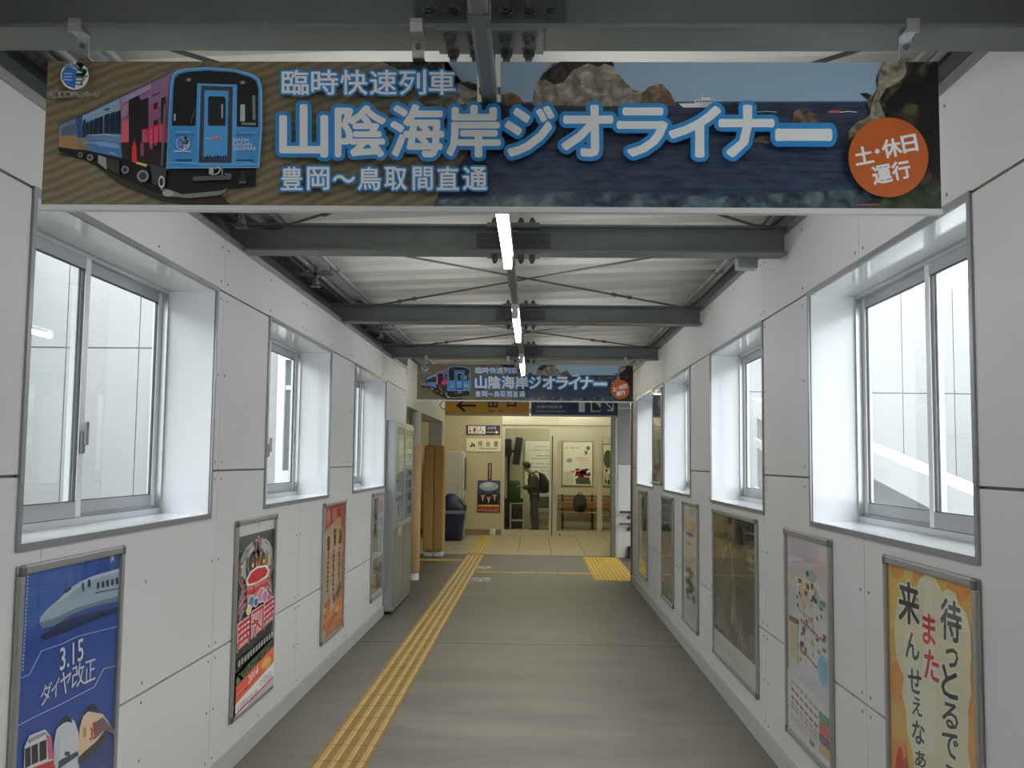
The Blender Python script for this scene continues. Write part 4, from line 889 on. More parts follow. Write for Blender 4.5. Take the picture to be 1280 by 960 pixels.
    a.poly([(1074, 118), (1082, 117), (1088, 120), (1084, 126), (1082, 124)], (24, 26, 24))
    a.poly([(1090, 250), (1130, 238), (1200, 226), (1200, 275), (1080, 275)], M_GREENW)
    # ------- the train
    Z = lambda x, y: (60+x/4.571, 70+y/4.571)
    def zp(pts, c, up=True): a.poly([Z(*p) for p in pts], c, up)
    zp([(40, 560), (240, 600), (420, 740), (640, 830), (760, 850), (1040, 850), (1000, 800), (700, 700), (300, 560)], (46, 40, 30))
    zp([(70, 520), (240, 540), (640, 635), (690, 645), (1195, 645), (1190, 750), (1040, 765), (960, 800), (720, 812), (660, 800), (560, 760), (420, 700), (200, 590), (70, 548)], (22, 22, 23))
    side = [(70, 405), (230, 335), (430, 240), (600, 160), (715, 100), (735, 130), (705, 420), (688, 652), (600, 632), (440, 590), (240, 545), (70, 525)]
    zp(side, (92, 122, 150))
    zp([(70, 405), (170, 360), (170, 470), (70, 470)], (96, 112, 134)); zp([(70, 462), (172, 462), (180, 540), (70, 525)], (138, 104, 70)); zp([(165, 362), (205, 345), (210, 470), (175, 470)], (52, 66, 112))
    zp([(200, 470), (420, 500), (420, 586), (240, 546), (200, 538)], (66, 104, 150)); zp([(205, 348), (430, 242), (430, 330), (205, 400)], (116, 140, 160)); zp([(180, 470), (240, 480), (240, 545), (180, 538)], (112, 104, 80))
    zp([(415, 250), (600, 160), (715, 102), (690, 330), (430, 400)], (122, 92, 122)); zp([(430, 320), (690, 260), (685, 520), (430, 520)], (150, 78, 100)); zp([(560, 420), (690, 380), (680, 520), (580, 530)], (176, 46, 76))
    zp([(430, 380), (470, 360), (470, 520), (425, 510)], (176, 80, 92)); zp([(425, 500), (690, 500), (688, 650), (430, 590)], (42, 30, 34)); zp([(470, 240), (520, 225), (545, 270), (545, 600), (470, 580)], (30, 26, 28)); zp([(488, 530), (502, 480), (514, 530), (516, 618), (488, 612)], (184, 40, 44)); zp([(512, 610), (575, 625), (570, 640), (512, 622)], (176, 170, 60))
    for (x, y, w, h) in ((345, 340, 28, 110), (378, 330, 28, 120), (410, 322, 28, 130), (310, 355, 24, 100), (284, 365, 22, 92), (258, 376, 20, 82), (236, 386, 14, 74), (218, 372, 14, 100)): zp([(x-w/2, y+6), (x+w/2, y-6), (x+w/2, y+h), (x-w/2, y+h)], (26, 36, 50))
    zp([(90, 420), (165, 390), (165, 450), (90, 460)], (74, 88, 104)); zp([(540, 262), (582, 246), (584, 420), (540, 430)], (28, 30, 36)); zp([(612, 280), (636, 270), (636, 400), (612, 405)], (44, 40, 50)); zp([(656, 250), (682, 240), (682, 392), (656, 396)], (34, 34, 42)); zp([(606, 232), (650, 214), (650, 222), (606, 242)], (70, 50, 76))
    for (x, y, h) in ((548, 510, 70), (600, 470, 70), (625, 460, 60)): zp([(x-10, y), (x+8, y-10), (x+10, y+h), (x-10, y+h)], (120, 60, 84))
    a.line([Z(70, 402), Z(230, 332), Z(430, 237), Z(600, 157), Z(718, 98)], 1.6, (70, 74, 80))
    zp([(262, 500), (330, 496), (420, 512), (420, 540), (300, 524)], (96, 132, 166)); zp([(430, 300), (470, 282), (466, 350), (430, 370)], (140, 108, 132)); zp([(585, 330), (655, 300), (655, 360), (585, 396)], (126, 74, 108)); zp([(430, 250), (600, 168), (600, 200), (430, 284)], (138, 116, 150))
    for (x0, y0, x1, y1) in ((590, 430, 610, 520), (618, 420, 640, 510), (648, 410, 672, 505)): zp([(x0, y0), (x1, y0-10), (x1, y1-8), (x0, y1)], (196, 66, 96))
    a.line([Z(240, 462), Z(330, 458), Z(420, 468)], .9, (150, 170, 186)); a.line([Z(210, 505), Z(300, 508), Z(418, 530)], .9, (126, 150, 176)); a.line([Z(340, 318), Z(360, 312)], 2.2, (60, 66, 76)); a.line([Z(365, 560), Z(405, 572)], 1.2, (150, 160, 160))
    # running gear
    zp([(300, 575), (345, 590), (350, 660), (300, 620)], (128, 130, 128)); zp([(345, 590), (420, 610), (420, 690), (350, 650)], (50, 48, 40))
    for (x, y, r) in ((555, 695, 34), (255, 590, 18), (200, 575, 14), (455, 660, 22)): a.ell(*Z(x, y), r/4.571, r/4.571, (118, 120, 120), 18); a.ell(*Z(x, y), r/7, r/7, (50, 52, 54), 14)
    zp([(600, 640), (690, 660), (680, 760), (610, 740)], (54, 60, 64)); a.ell(*Z(662, 730), 4, 8, (160, 164, 164), 14); a.ell(*Z(662, 730), 2.4, 5, (40, 42, 44), 14)
    zp([(655, 770), (700, 770), (780, 800), (1000, 780), (1040, 765), (1000, 805), (820, 822), (700, 812)], (104, 108, 104)); zp([(840, 700), (1060, 690), (1060, 716), (840, 724)], (74, 78, 80)); a.ell(*Z(700, 795), 7, 4, (140, 142, 138))
    # cab front
    BLUE = (58, 120, 168)
    zp([(690, 655), (700, 420), (712, 200), (722, 125), (745, 100), (800, 86), (930, 78), (1080, 90), (1180, 118), (1218, 145), (1234, 200), (1236, 420), (1218, 650)], (96, 146, 184))
    zp([(697, 650), (706, 420), (720, 200), (730, 132), (752, 110), (804, 96), (930, 88), (1078, 99), (1174, 127), (1208, 150), (1222, 200), (1224, 420), (1210, 644)], BLUE)
    zp([(722, 412), (730, 200), (740, 140), (760, 120), (808, 106), (930, 98), (1076, 108), (1168, 136), (1200, 158), (1212, 200), (1212, 420), (1090, 416), (1090, 180), (866, 172), (856, 412)], (18, 18, 20))
    zp([(866, 172), (1092, 178), (1088, 640), (868, 640)], (74, 136, 182)); zp([(888, 184), (1068, 190), (1062, 622), (874, 622)], (52, 52, 66)); zp([(908, 210), (1044, 214), (1036, 606), (900, 604)], (66, 130, 178)); zp([(935, 244), (1020, 246), (1028, 260), (1026, 412), (928, 412), (928, 256)], (20, 30, 32)); zp([(1002, 290), (1014, 290), (1012, 370), (1004, 370)], (130, 146, 150))
    a.ell(*Z(818, 150), 4.4, 2.6, (70, 70, 70)); a.ell(*Z(1124, 166), 4.4, 2.6, (70, 70, 70)); a.ell(*Z(818, 152), 2, 1.3, (150, 150, 146)); a.ell(*Z(1124, 168), 2, 1.3, (150, 150, 146))
    zp([(1112, 292), (1138, 292), (1138, 388), (1110, 388)], (150, 158, 156)); zp([(1180, 240), (1196, 240), (1198, 380), (1182, 380)], (96, 110, 112)); zp([(735, 345), (745, 345), (744, 385), (735, 385)], (160, 160, 158)); a.line([Z(830, 400), Z(856, 320)], .8, (90, 92, 92)); zp([(1120, 395), (1200, 398), (1200, 410), (1120, 408)], (110, 116, 116))
    for (x, y, w) in ((740, 448, 90), (720, 560, 40), (940, 548, 60), (1110, 452, 90), (1090, 620, 80)): a.line([Z(x, y), Z(x+w, y+2)], 2.2, (84, 146, 190))
    zp([(748, 604), (838, 604), (838, 614), (748, 614)], (24, 60, 110)); zp([(1090, 606), (1188, 606), (1188, 616), (1090, 616)], (24, 60, 110)); zp([(695, 618), (866, 622), (866, 630), (695, 626)], (100, 154, 190)); zp([(1090, 630), (1215, 628), (1215, 636), (1090, 638)], (100, 154, 190)); zp([(750, 466), (858, 464), (858, 468), (750, 470)], (34, 80, 126)); zp([(1082, 466), (1186, 468), (1186, 472), (1082, 470)], (34, 80, 126))
    for i in range(9): x = 905+15*i; zp([(x, 606), (x+3, 588-(i % 3)*5), (x+12, 590), (x+14, 606)], (34, 40, 50), i == 0)
    # small emblem, maker's mark and lettering on the front
    a.text('JR', [Z(945, 472), Z(1012, 472), Z(1012, 496), Z(945, 496)], (212, 120, 130), .03); a.line([Z(918, 486), Z(944, 486)], 1.0, (196, 200, 206))
    for i, w_ in enumerate(("SAN'IN", 'KAIGAN', 'GEOPARK')): a.text(w_, [Z(1072, 486+24*i), Z((1160, 1178, 1205)[i], 486+24*i), Z((1160, 1178, 1205)[i], 506+24*i), Z(1072, 506+24*i)], (176, 176, 196), .01)
    def emblem(cx, cy, r, f):
        a.ell(*f(cx, cy), r, r, (182, 188, 182)); a.poly([f(cx-r*4.571*.9, cy-r), f(cx-r*2.2, cy-r*3.4), f(cx+r*.8, cy-r*1.6), f(cx+r*.1, cy+r*4.2), f(cx-r*2.4, cy+r*3.3), f(cx-r*4.1, cy+r*1.2)], (52, 92, 160))
        a.line([f(cx+r*1.0, cy-r*3.9), f(cx+r*2.4, cy-r*3.4), f(cx+r*1.2, cy-r*2.2), f(cx+r*3.4, cy-r*1.4), f(cx+r*2.6, cy-r*.2), f(cx+r*.9, cy-r*.3)], r*.28, (34, 84, 50))
        for k in range(3): a.line([f(cx+r*.6, cy+r*(.6+k*1.1)), f(cx+r*2.4, cy+r*(.8+k*1.05)), f(cx+r*4.0-k*r*.9, cy+r*(.1+k*1.05))], r*.12, (98, 104, 98), up=(k == 0))
        for k in range(3): a.line([f(cx-r*3.2, cy-r*(2.6+k*.55)), f(cx-r*.6, cy-r*(2.9+k*.55)), f(cx+r*1.4, cy-r*(2.0+k*.3))], r*.09, (98, 112, 140), up=(k == 0))
        for k in range(3): a.line([f(cx-r*3.3, cy-r*.7+k*r*1.0), f(cx-r*.9, cy-r*.5+k*r*1.0)], r*.10, (130, 156, 200), up=(k == 0))
    emblem(176, 132, 17.5, Z); emblem(790, 515, 8.6, Z); a.line([Z(745, 560), Z(835, 562)], 1.4, (176, 190, 206))
    q = [Z(28, 226), Z(318, 224), Z(318, 254), Z(28, 256)]
    a.text('山陰海岸ジオパーク', q, (160, 158, 146), .10); a.text('山陰海岸ジオパーク', q, (22, 22, 20), .024)
    zp([(940, 655), (965, 650), (965, 700), (938, 690)], (150, 152, 148)); a.line([Z(975, 660), Z(990, 652), Z(1004, 664), Z(990, 686), Z(972, 694)], 1.4, (176, 178, 174)); a.line([Z(1012, 655), Z(1015, 695)], 1.6, (120, 122, 120)); a.line([Z(1030, 690), Z(1060, 694)], 1.6, (110, 112, 110)); zp([(1110, 735), (1150, 735), (1148, 742), (1112, 742)], (96, 98, 96)); zp([(1130, 670), (1150, 735), (1110, 735)], (40, 42, 42))
    a.line([Z(905, 78), Z(908, 56)], 1.2, (40, 40, 40)); a.line([Z(690, 300), Z(672, 640)], 2.6, (84, 90, 96))
    # ------- lettering: blue outline under white
    WH, BL = (196, 202, 206), (28, 108, 164)
    def big(chars, boxes, bw, bb):
        for ch, b in zip(chars, boxes): a.text(ch, q4(*b), BL, bb, up=(ch == chars[0]))
        for ch, b in zip(chars, boxes): a.text(ch, q4(*b), WH, bw, up=(ch == chars[0]))
    big('臨時快速列車', [(356+36.3*i, 93, 356+36.3*i+32.5, 123) for i in range(6)], .014, .082)
    big('山陰海岸ジオライナー', [(354.5, 137, 411, 199), (423, 138, 483, 199), (491.5, 137, 554.5, 199), (561, 138, 624.5, 199), (633, 139, 691, 198), (703, 138, 763.5, 198), (772, 141, 831, 198), (836, 139, 897, 199), (898, 138, 962.5, 199), (968, 168, 1034, 178)], .029, .10)
    big('豊岡～鳥取間直通', [(355, 213, 381, 241), (387.5, 213, 414, 241), (419, 223, 446, 232), (450, 213, 478, 241), (483, 213, 510, 241), (518, 213, 542, 241), (548, 213, 574, 241), (580, 213, 609, 241)], .016, .086)
    # orange roundel
    a.ell(1105.6, 201, 49.3, 49.3, (152, 74, 26), 56)
    for ch, x, y, w, h in (('土', 1075, 198.5, 22, 21), ('・', 1091.5, 193.5, 5, 5), ('休', 1109.5, 189.5, 23, 22), ('日', 1131.5, 184, 18, 20.5), ('運', 1097.5, 222, 23, 22), ('行', 1121, 217, 22, 22)):
        c_, s_ = math.cos(-.19), math.sin(-.19); f = lambda u, v: (x+u*c_-v*s_, y+u*s_+v*c_)
        a.text(ch, [f(-w/2, -h/2), f(w/2, -h/2), f(w/2, h/2), f(-w/2, h/2)], (206, 202, 196), .03)
    a.line([(1067, 260), (1094, 259)], 1.2, (150, 60, 56))
    a.build('print', t)
    for bx in (-1.215, -0.319, 0.957):
        mb = MB(); y0 = BY-BW/2
        mb.box(bx-0.016, bx+0.016, y0-0.006, y0, BZ-0.014, BZ+0.022, M_ALU); mb.box(bx-0.016, bx+0.016, y0, BY-0.020, BZ-0.006, BZ-0.002, M_ALU); mb.box(bx-0.016, bx+0.016, y0-0.006, y0+0.03, BZ+0.0125, BZ+0.017, M_ALU)
        mb.box(bx-0.016, bx+0.016, BY-0.024, BY-0.020, z1+0.002, BZ-0.002, M_ALU); mb.box(bx-0.016, bx+0.016, BY-0.024, BY+0.016, z1+0.0005, z1+0.004, M_ALU); mb.cyl((bx, BY-0.024, (z1+BZ)/2), (bx, BY-0.031, (z1+BZ)/2), 0.008, M_STEEL, 6); mb.build('bracket', t)
    return t
bn = make_banner('large railway banner nearest the camera, with a blue train, sea view and orange disc')
copy_tree(bn, (0.0135, BEAM_Y[3]-BY, 0), 'small far railway banner with the same blue train, hanging beyond the lights')
# ================================================================== FLOOR MARKINGS
M_TAC = mat('tactile_yellow', (0.43, 0.245, 0.055), 0.5, noise=0.14, nscale=4)
M_TACB = mat('tactile_bar_yellow', (0.66, 0.47, 0.15), 0.45, noise=0.12, nscale=5)
M_TACW = mat('warning_tile_yellow', (0.56, 0.36, 0.03), 0.5, noise=0.12, nscale=4)
def tactile_tile(mb, x, y, kind, m=None, mbm=None, s=0.30):
    g = 0.002; mb.box(x+g, x+s-g, y+g, y+s-g, 0.0, 0.004, m or M_TAC)
    if kind == 'bar':
        for i in range(4):
            xc = x+s*(0.125+0.25*i)
            mb.prism([(xc-0.017, y+0.003, 0.004), (xc+0.017, y+0.003, 0.004), (xc+0.010, y+0.003, 0.008), (xc-0.010, y+0.003, 0.008)], (0, s-0.006, 0), mbm or M_TACB)
    elif kind == 'hbar':
        for i in range(4):
            yc = y+s*(0.125+0.25*i)
            mb.prism([(x+0.012, yc-0.017, 0.004), (x+0.012, yc+0.017, 0.004), (x+0.014, yc+0.010, 0.009), (x+0.014, yc-0.010, 0.009)], (s-0.026, 0, 0), mbm or M_TACB)
    else:
        for i in range(5):
            for j in range(5): mb.lathe([(0.011, 0.004), (0.009, 0.008), (0.004, 0.009)], (x+s*(0.1+0.2*i), y+s*(0.1+0.2*j), 0), mbm or M_TACB, 8)
TX = -1.180
mb = MB(); y = 1.20
while y < 17.1: tactile_tile(mb, TX+0.001*(y-8), y, 'bar'); y += 0.3025
o = mb.build('tactile_path'); tag(o, 'long yellow tactile guide path running down the middle-left of the concrete floor', 'tactile paving', kind='thing'); mb = MB()
y = 17.52
M_TAC2, M_TAC2B = mat('tactile_ochre', (0.52, 0.36, 0.10), 0.5, noise=0.08), mat('tactile_ochre_bar', (0.60, 0.44, 0.15), 0.5)
while y < 21.6: tactile_tile(mb, TX, y, 'bar', M_TAC2, M_TAC2B); y += 0.3025
o = mb.build('tactile_path'); tag(o, 'paler tactile guide path crossing the beige tiles up to the far wall', 'tactile paving', kind='thing')
mb = MB()
tactile_tile(mb, TX+0.31, 14.45, 'hbar')
o = mb.build('tactile_branch'); tag(o, 'single yellow tactile tile to the right of the guide path, between two floor stickers', 'tactile paving', kind='thing')
mb = MB()
for i in range(7): tactile_tile(mb, TX-0.30*(i+1)-0.005, 16.15, 'hbar')
o = mb.build('tactile_branch'); tag(o, 'yellow tactile branch leading left past the brown padded column', 'tactile paving', kind='thing')
mb = MB()
for i in range(2):
    for j in range(11): tactile_tile(mb, 0.83+0.30*i, 13.80+0.302*j, 'dot', M_TACW, M_TACW)
o = mb.build('warning_tiles'); tag(o, 'yellow dotted warning tiles on the floor before the stairs at the right', 'tactile paving', kind='thing')
x = -0.555; mb = MB()
while x < 0.80: mb.prism([(x, 14.53, 0), (x, 14.64, 0), (x, 14.625, 0.012), (x, 14.545, 0.012)], (0.285, 0, 0), M_TACB); x += 0.30
o = mb.build('floor_strip'); tag(o, 'thin yellow floor strip running across the passage to the warning tiles', 'strip', kind='thing')
# stickers on the floor
M_STW, M_STB = mat('sticker_white', (0.58, 0.58, 0.58), 0.5), mat('sticker_blue_grey', (0.22, 0.25, 0.34), 0.5)
for (x0, x1, ya, yb, lab, nm, flip) in ((-0.865, -0.60, 13.45, 13.95, 'blue and white floor sticker in front of the single tactile tile', 'floor_sticker', False), (-0.90, -0.66, 15.00, 15.45, 'grey and white floor sticker behind the single tactile tile', 'floor_sticker', True), (-1.48, -1.26, 18.45, 18.95, 'grey and white floor sticker in front of the blue bin', 'floor_sticker', True)):
    t = thing(nm, ((x0+x1)/2, (ya+yb)/2, 0), lab, 'sticker', 'arrow stickers on the floor', 'thing')
    mb = MB(); mb.rbox(x0, x1, ya, yb, 0.0004, 0.0020, M_STB if not flip else mat('sticker_grey', (0.30, 0.29, 0.30), 0.5), 0.0006, 1); mb.build('backing', t)
    xm = (x0+x1)/2; w = (x1-x0)/2
    mb = MB()
    mb.prism([(xm-0.02, ya+0.05, 0.002), (xm+0.02, ya+0.05, 0.002), (xm+0.02, yb-0.22, 0.002), (xm-0.02, yb-0.22, 0.002)], (0, 0, 0.0006), M_STW)
    for sx in (-1, 1): mb.prism([(xm+sx*w*0.35, yb-0.20, 0.002), (xm+sx*w*0.95, yb-0.20, 0.002), (xm+sx*w*0.95, yb-0.05, 0.002), (xm+sx*w*0.25, yb-0.05, 0.002)], (0, 0, 0.0006), M_STW)
    mb.build('mark', t)

# ================================================================== SILVER NOTICE BOARD ON THE LEFT
M_CAB = mat('noticeboard_steel', (0.50, 0.51, 0.52), 0.35, 0.55); M_CABS = mat('noticeboard_lower_steel', (0.34, 0.345, 0.34), 0.32, 0.7)
t = thing('notice_board', (-1.5, 11.27, 0), 'tall silver notice board cabinet with maps and notices behind glass, standing against the left wall', 'notice board', kind='thing')
ya, ym, yb, xb, xf, zt_ = 10.52, 11.27, 12.02, -1.597, -1.500, 2.055
mb = MB(); mb.rbox(xb, xf, ya, yb, 0.03, zt_, M_CAB, 0.006); mb.box(xb+0.01, xf-0.01, ya+0.01, yb-0.01, 0.0, 0.03, M_BLACK); mb.build('cabinet', t)
M_CORK = mat('notice_backing', (0.45, 0.46, 0.43), 0.7)
for k, (p, q) in enumerate(((ya, ym), (ym, yb))):
    mb = MB(); w = 0.045
    mb.box(xf, xf+0.012, p+0.012, p+w, 0.92, zt_-0.02, M_CAB); mb.box(xf, xf+0.012, q-w, q-0.012, 0.92, zt_-0.02, M_CAB); mb.box(xf, xf+0.012, p+w, q-w, zt_-0.07, zt_-0.02, M_CAB); mb.box(xf, xf+0.012, p+w, q-w, 0.92, 0.95, M_CAB)
    d = mb.build('door', t)
    mb = MB(); mb.box(xf+0.004, xf+0.008, p+w, q-w, 0.95, zt_-0.07, M_COVER); mb.build('glass', d)
    pa, pb = p+w+0.004, q-w-0.004
    a = Art(lambda u, v: Vector((xf+0.0006, pa+(pb-pa)*u, (zt_-0.07)+(0.95-zt_+0.07)*v)), (1, 0, 0), 1.3)
    a.rect(0, 0, 1, 1, (176, 180, 172)); a.rect(0, 0, 1, .07, (122, 118, 92))
    if k == 0:
        a.rect(.05, .14, .97, .74, (196, 204, 190)); a.up()
        for i in range(30): x, y = rnd.uniform(.08, .9), rnd.uniform(.17, .70); a.ell(x, y, rnd.uniform(.03, .08), rnd.uniform(.01, .03), rnd.choice([(176, 190, 160), (206, 204, 176), (190, 176, 160), (170, 186, 196)]), 8, up=False)
        for pts in ([(.1, .3), (.5, .34), (.9, .28)], [(.3, .2), (.36, .7)], [(.7, .2), (.62, .7)]): a.line(pts, .012, (130, 150, 160))
        a.line([(0, .56), (.35, .555)], .012, (40, 46, 48)); a.line([(.05, .755), (.96, .74)], .012, (40, 46, 48)); a.rect(.05, .79, .95, .97, (206, 206, 216)); a.line([(.35, .84), (.5, .85), (.42, .89), (.55, .93)], .05, (60, 58, 100)); smalltext(a, .62, .82, .9, .94, 5, (150, 150, 170))
    else:
        for i, c in enumerate(((206, 190, 150), (206, 206, 206), (150, 152, 176), (196, 196, 196), (176, 178, 206), (200, 200, 200))):
            y = .10+.148*i; a.rect(.05, y, .95, y+.135, c); smalltext(a, .1, y+.02, .9, y+.12, 4, tuple(max(0, v-90) for v in c)); a.rect(.55, y+.02, .9, y+.11, tuple(max(0, v-120) for v in c))
    a.build('notices', d)
    mb = MB(); mb.box(xf, xf+0.006, p+0.012, q-0.012, 0.06, 0.90, M_CABS); mb.build('lower_panel', t)
mb = MB(); mb.box(xf+0.006, xf+0.0075, ym-0.45, ym-0.12, 0.80, 0.90, mat('notice_plate_tan', (0.5, 0.38, 0.24), 0.5)); mb.build('plate', t)

# ================================================================== OVERHEAD SIGNS
M_SIGNY = mat('sign_yellow', (0.58, 0.30, 0.012), 0.4); M_SIGNB = mat('sign_navy', (0.010, 0.022, 0.085), 0.35); M_SIGNK = mat('sign_black', (0.012, 0.010, 0.008), 0.4); M_SIGNW = mat('sign_white', (0.62, 0.64, 0.66), 0.4)
SY, sz0, sz1 = 14.0, 2.275, 2.60
def hang_sign(x0, x1, face, label):
    t = thing('overhead_sign', ((x0+x1)/2, SY, sz0), label, 'sign', 'hanging station signs over the passage end', 'thing')
    mb = MB(); mb.rbox(x0, x1, SY, SY+0.09, sz0, sz1, M_ALUD, 0.005); mb.build('case', t)
    mb = MB(); mb.box(x0+0.012, x1-0.012, SY-0.003, SY, sz0+0.022, sz1-0.012, face); mb.build('face', t)
    for xx in (x0+0.12, x1-0.12):
        mb = MB(); mb.cyl((xx, SY+0.045, sz1), (xx, SY+0.045, 3.0), 0.012, M_STEEL, 10); mb.build('hanger', t)
    return t
sy_ = hang_sign(-1.29, -0.09, M_SIGNY, 'yellow hanging exit sign with a black arrow pointing left, below the far banner')
P_ = lambda x, y: onY(x, y, SY-0.0034)
a = Art(P_, (0, -1, 0), 1.0)
a.line([(572, 507), (594, 507)], 3.0, M_SIGNK); a.line([(581, 498.5), (572.5, 507), (580.5, 513.5)], 3.0, M_SIGNK)
a.text('出', q4(610.5, 496, 621.5, 509.5), M_SIGNK, .03); a.text('口', q4(634.5, 497, 645, 508.8), M_SIGNK, .03)
a.text('Exit', q4(611, 511.5, 618.5, 515), M_SIGNK, .01); a.text('출구', q4(623.5, 511.5, 630, 515), M_SIGNK, .01)
a.build('lettering', sy_)
t = sy_
mb = MB(); mb.tube([(-1.29, SY+0.03, 2.36), (-1.34, SY+0.03, 2.37), (-1.37, SY+0.03, 2.42), (-1.34, SY+0.03, 2.47), (-1.29, SY+0.03, 2.48)], 0.007, M_STEEL, 8); mb.build('cable_loop', t)
sb_ = hang_sign(-0.07, 1.175, M_SIGNB, 'navy hanging sign with a white number 1, stair symbol and arrow, below the far banner')
a = Art(P_, (0, -1, 0), 1.0)
a.text('1', q4(724.5, 497, 730, 514.5), M_SIGNW, .02)
a.rect(738.5, 499, 751, 514.6, M_SIGNW)
for i in range(4): a.rect(740+2.6*i, 507.0-3.0*(3-i)+1.5+0, 742.8+2.6*i, 513.5, M_SIGNK, i == 0)
a.ell(743, 500.5, 1.1, 1.1, M_SIGNK); a.line([(743, 502), (743.5, 506)], 1.6, M_SIGNK); a.ell(747.5, 497, 1.1, 1.1, M_SIGNK); a.line([(747.5, 498.5), (748, 503)], 1.6, M_SIGNK)
a.line([(757.5, 504), (766, 512.5)], 1.7, M_SIGNW); a.line([(766.5, 505.5), (766.5, 513), (759.5, 513)], 1.7, M_SIGNW)
a.text('兵庫・香住', q4(671, 498, 700, 504), M_SIGNW, .0); a.text('京都丹後鉄道', q4(671, 506.5, 703, 510.5), M_SIGNW, .0); a.text('KYOTO TANGO RAILWAY', q4(671, 513, 708, 515), M_SIGNW, .0)
a.build('lettering', sb_)

# ================================================================== COLUMNS, FITTINGS OF THE HALL
M_PAD = mat('column_pad_orange', (0.66, 0.42, 0.21), 0.6, noise=0.06, nscale=3); M_PADB = mat('column_pad_brown_backlit', (0.46, 0.28, 0.095), 0.6, noise=0.10, nscale=3); M_COLW = mat('column_white', (0.62, 0.61, 0.55), 0.5)  # square column's brown pad carries its backlit shade in the colour
t = thing('padded_column', (-1.667, 13.6, 0), 'slim round column with orange padding, beside the silver notice board', 'column', kind='thing')
mb = MB(); mb.cyl((-1.667, 13.6, 0), (-1.667, 13.6, 2.30), 0.080, M_COLW, 24); mb.build('shaft', t)
mb = MB(); mb.lathe([(0.090, 0.10), (0.097, 0.108), (0.097, 1.832), (0.090, 1.84)], (-1.667, 13.6, 0), M_PAD, 28); mb.build('padding', t)
mb = MB(); mb.lathe([(0.088, 0.0), (0.088, 0.07), (0.084, 0.085)], (-1.667, 13.6, 0), M_WHITE, 24); mb.build('base_ring', t)
t = thing('padded_column', (-1.73, 17.0, 0), 'wide square column with brown padding, in front of the blue bin', 'column', kind='thing')
mb = MB(); mb.rbox(-1.85, -1.60, 16.95, 17.2, 0, 2.30, M_COLW, 0.02); mb.build('shaft', t)
for k, (p, q) in enumerate(((-1.905, -1.733), (-1.731, -1.558))):
    mb = MB(); mb.rbox(p, q, 16.885, 17.25, 0.085, 1.885, M_PADB, 0.030, 4); mb.build('padding', t)
    mb = MB(); mb.rbox(p+0.02, q-0.012, 16.92, 17.22, 0.0, 0.06, M_WHITE, 0.006); mb.build('base_block', t)
# blue bin
M_BIN = mat('bin_blue', (0.012, 0.022, 0.085), 0.4); M_BINB = mat('bin_clear_bag', (0.30, 0.32, 0.34), 0.25)
t = thing('waste_bin', (-1.66, 20.35, 0), 'dark blue waste bin with a domed swing lid and a bag rim', 'bin', kind='thing')
def loft(mb, secs, m, n=24, p=3.0, cap=True):
    """rounded-rectangle sections (z, cx, cy, rx, ry)"""
    vs = []
    for (z, cx, cy, rx, ry) in secs:
        for i in range(n):
            t_ = 2*PI*i/n; c_, s_ = math.cos(t_), math.sin(t_)
            vs.append((cx+rx*math.copysign(abs(c_)**(2/p), c_), cy+ry*math.copysign(abs(s_)**(2/p), s_), z))
    fs = [(j*n+i, j*n+(i+1) % n, (j+1)*n+(i+1) % n, (j+1)*n+i) for j in range(len(secs)-1) for i in range(n)]
    mb.add(vs, fs, m, True)
    if cap: mb.add(vs, [list(range(n))[::-1], list(range(len(vs)-n, len(vs)))], m)
bx, by = -1.66, 20.4
mb = MB(); loft(mb, [(0, bx-0.02, by, .19, .19), (.02, bx-0.02, by, .20, .20), (.56, bx, by, .225, .23)], M_BIN, p=4.5); mb.build('body', t)
mb = MB(); loft(mb, [(.55, bx, by, .232, .237), (.60, bx, by, .238, .243), (.625, bx, by, .236, .241)], M_BINB, p=4.5); mb.build('bag_rim', t)
mb = MB(); loft(mb, [(.622, bx, by, .258, .262), (.66, bx, by, .258, .262), (.70, bx-.01, by, .235, .25), (.80, bx-.035, by, .185, .22), (.90, bx-.06, by, .125, .18), (.945, bx-.065, by, .085, .13), (.955, bx-.065, by, .04, .06)], M_BIN, p=3.2); l_ = mb.build('lid', t)
mb = MB(); mb.prism([(bx+.252, by-.13, .68), (bx+.252, by+.13, .68), (bx+.135, by+.10, .88), (bx+.135, by-.10, .88)], (0.006, 0, 0.006), M_BIN); mb.build('flap', l_)
# white machine
M_VM = mat('machine_white', (0.62, 0.63, 0.60), 0.45); M_VMD = mat('machine_dark', (0.05, 0.05, 0.055), 0.4)
t = thing('vending_machine', (-1.93, 21.35, 0), 'tall white machine with rounded feet, behind the blue bin', 'machine', kind='thing')
mb = MB(); mb.rbox(-2.35, -1.56, 20.95, 21.75, 0.10, 1.83, M_VM, 0.02); mb.build('housing', t)
mb = MB(); mb.rbox(-1.56, -1.51, 20.97, 21.73, 0.14, 1.81, M_VM, 0.02); d = mb.build('door', t)
mb = MB(); mb.box(-1.51, -1.505, 21.05, 21.65, 1.0, 1.7, M_VMD); mb.build('display_window', d)
mb = MB(); mb.box(-1.512, -1.503, 21.05, 21.5, 0.35, 0.5, M_VMD); mb.build('delivery_slot', d)
mb = MB(); mb.box(-1.512, -1.50, 21.0, 21.06, 0.78, 0.88, M_VMD); mb.build('lock', d)
mb = MB(); mb.rbox(-2.32, -1.53, 20.97, 21.72, 0.0, 0.12, M_VM, 0.04, 3); mb.build('plinth', t)
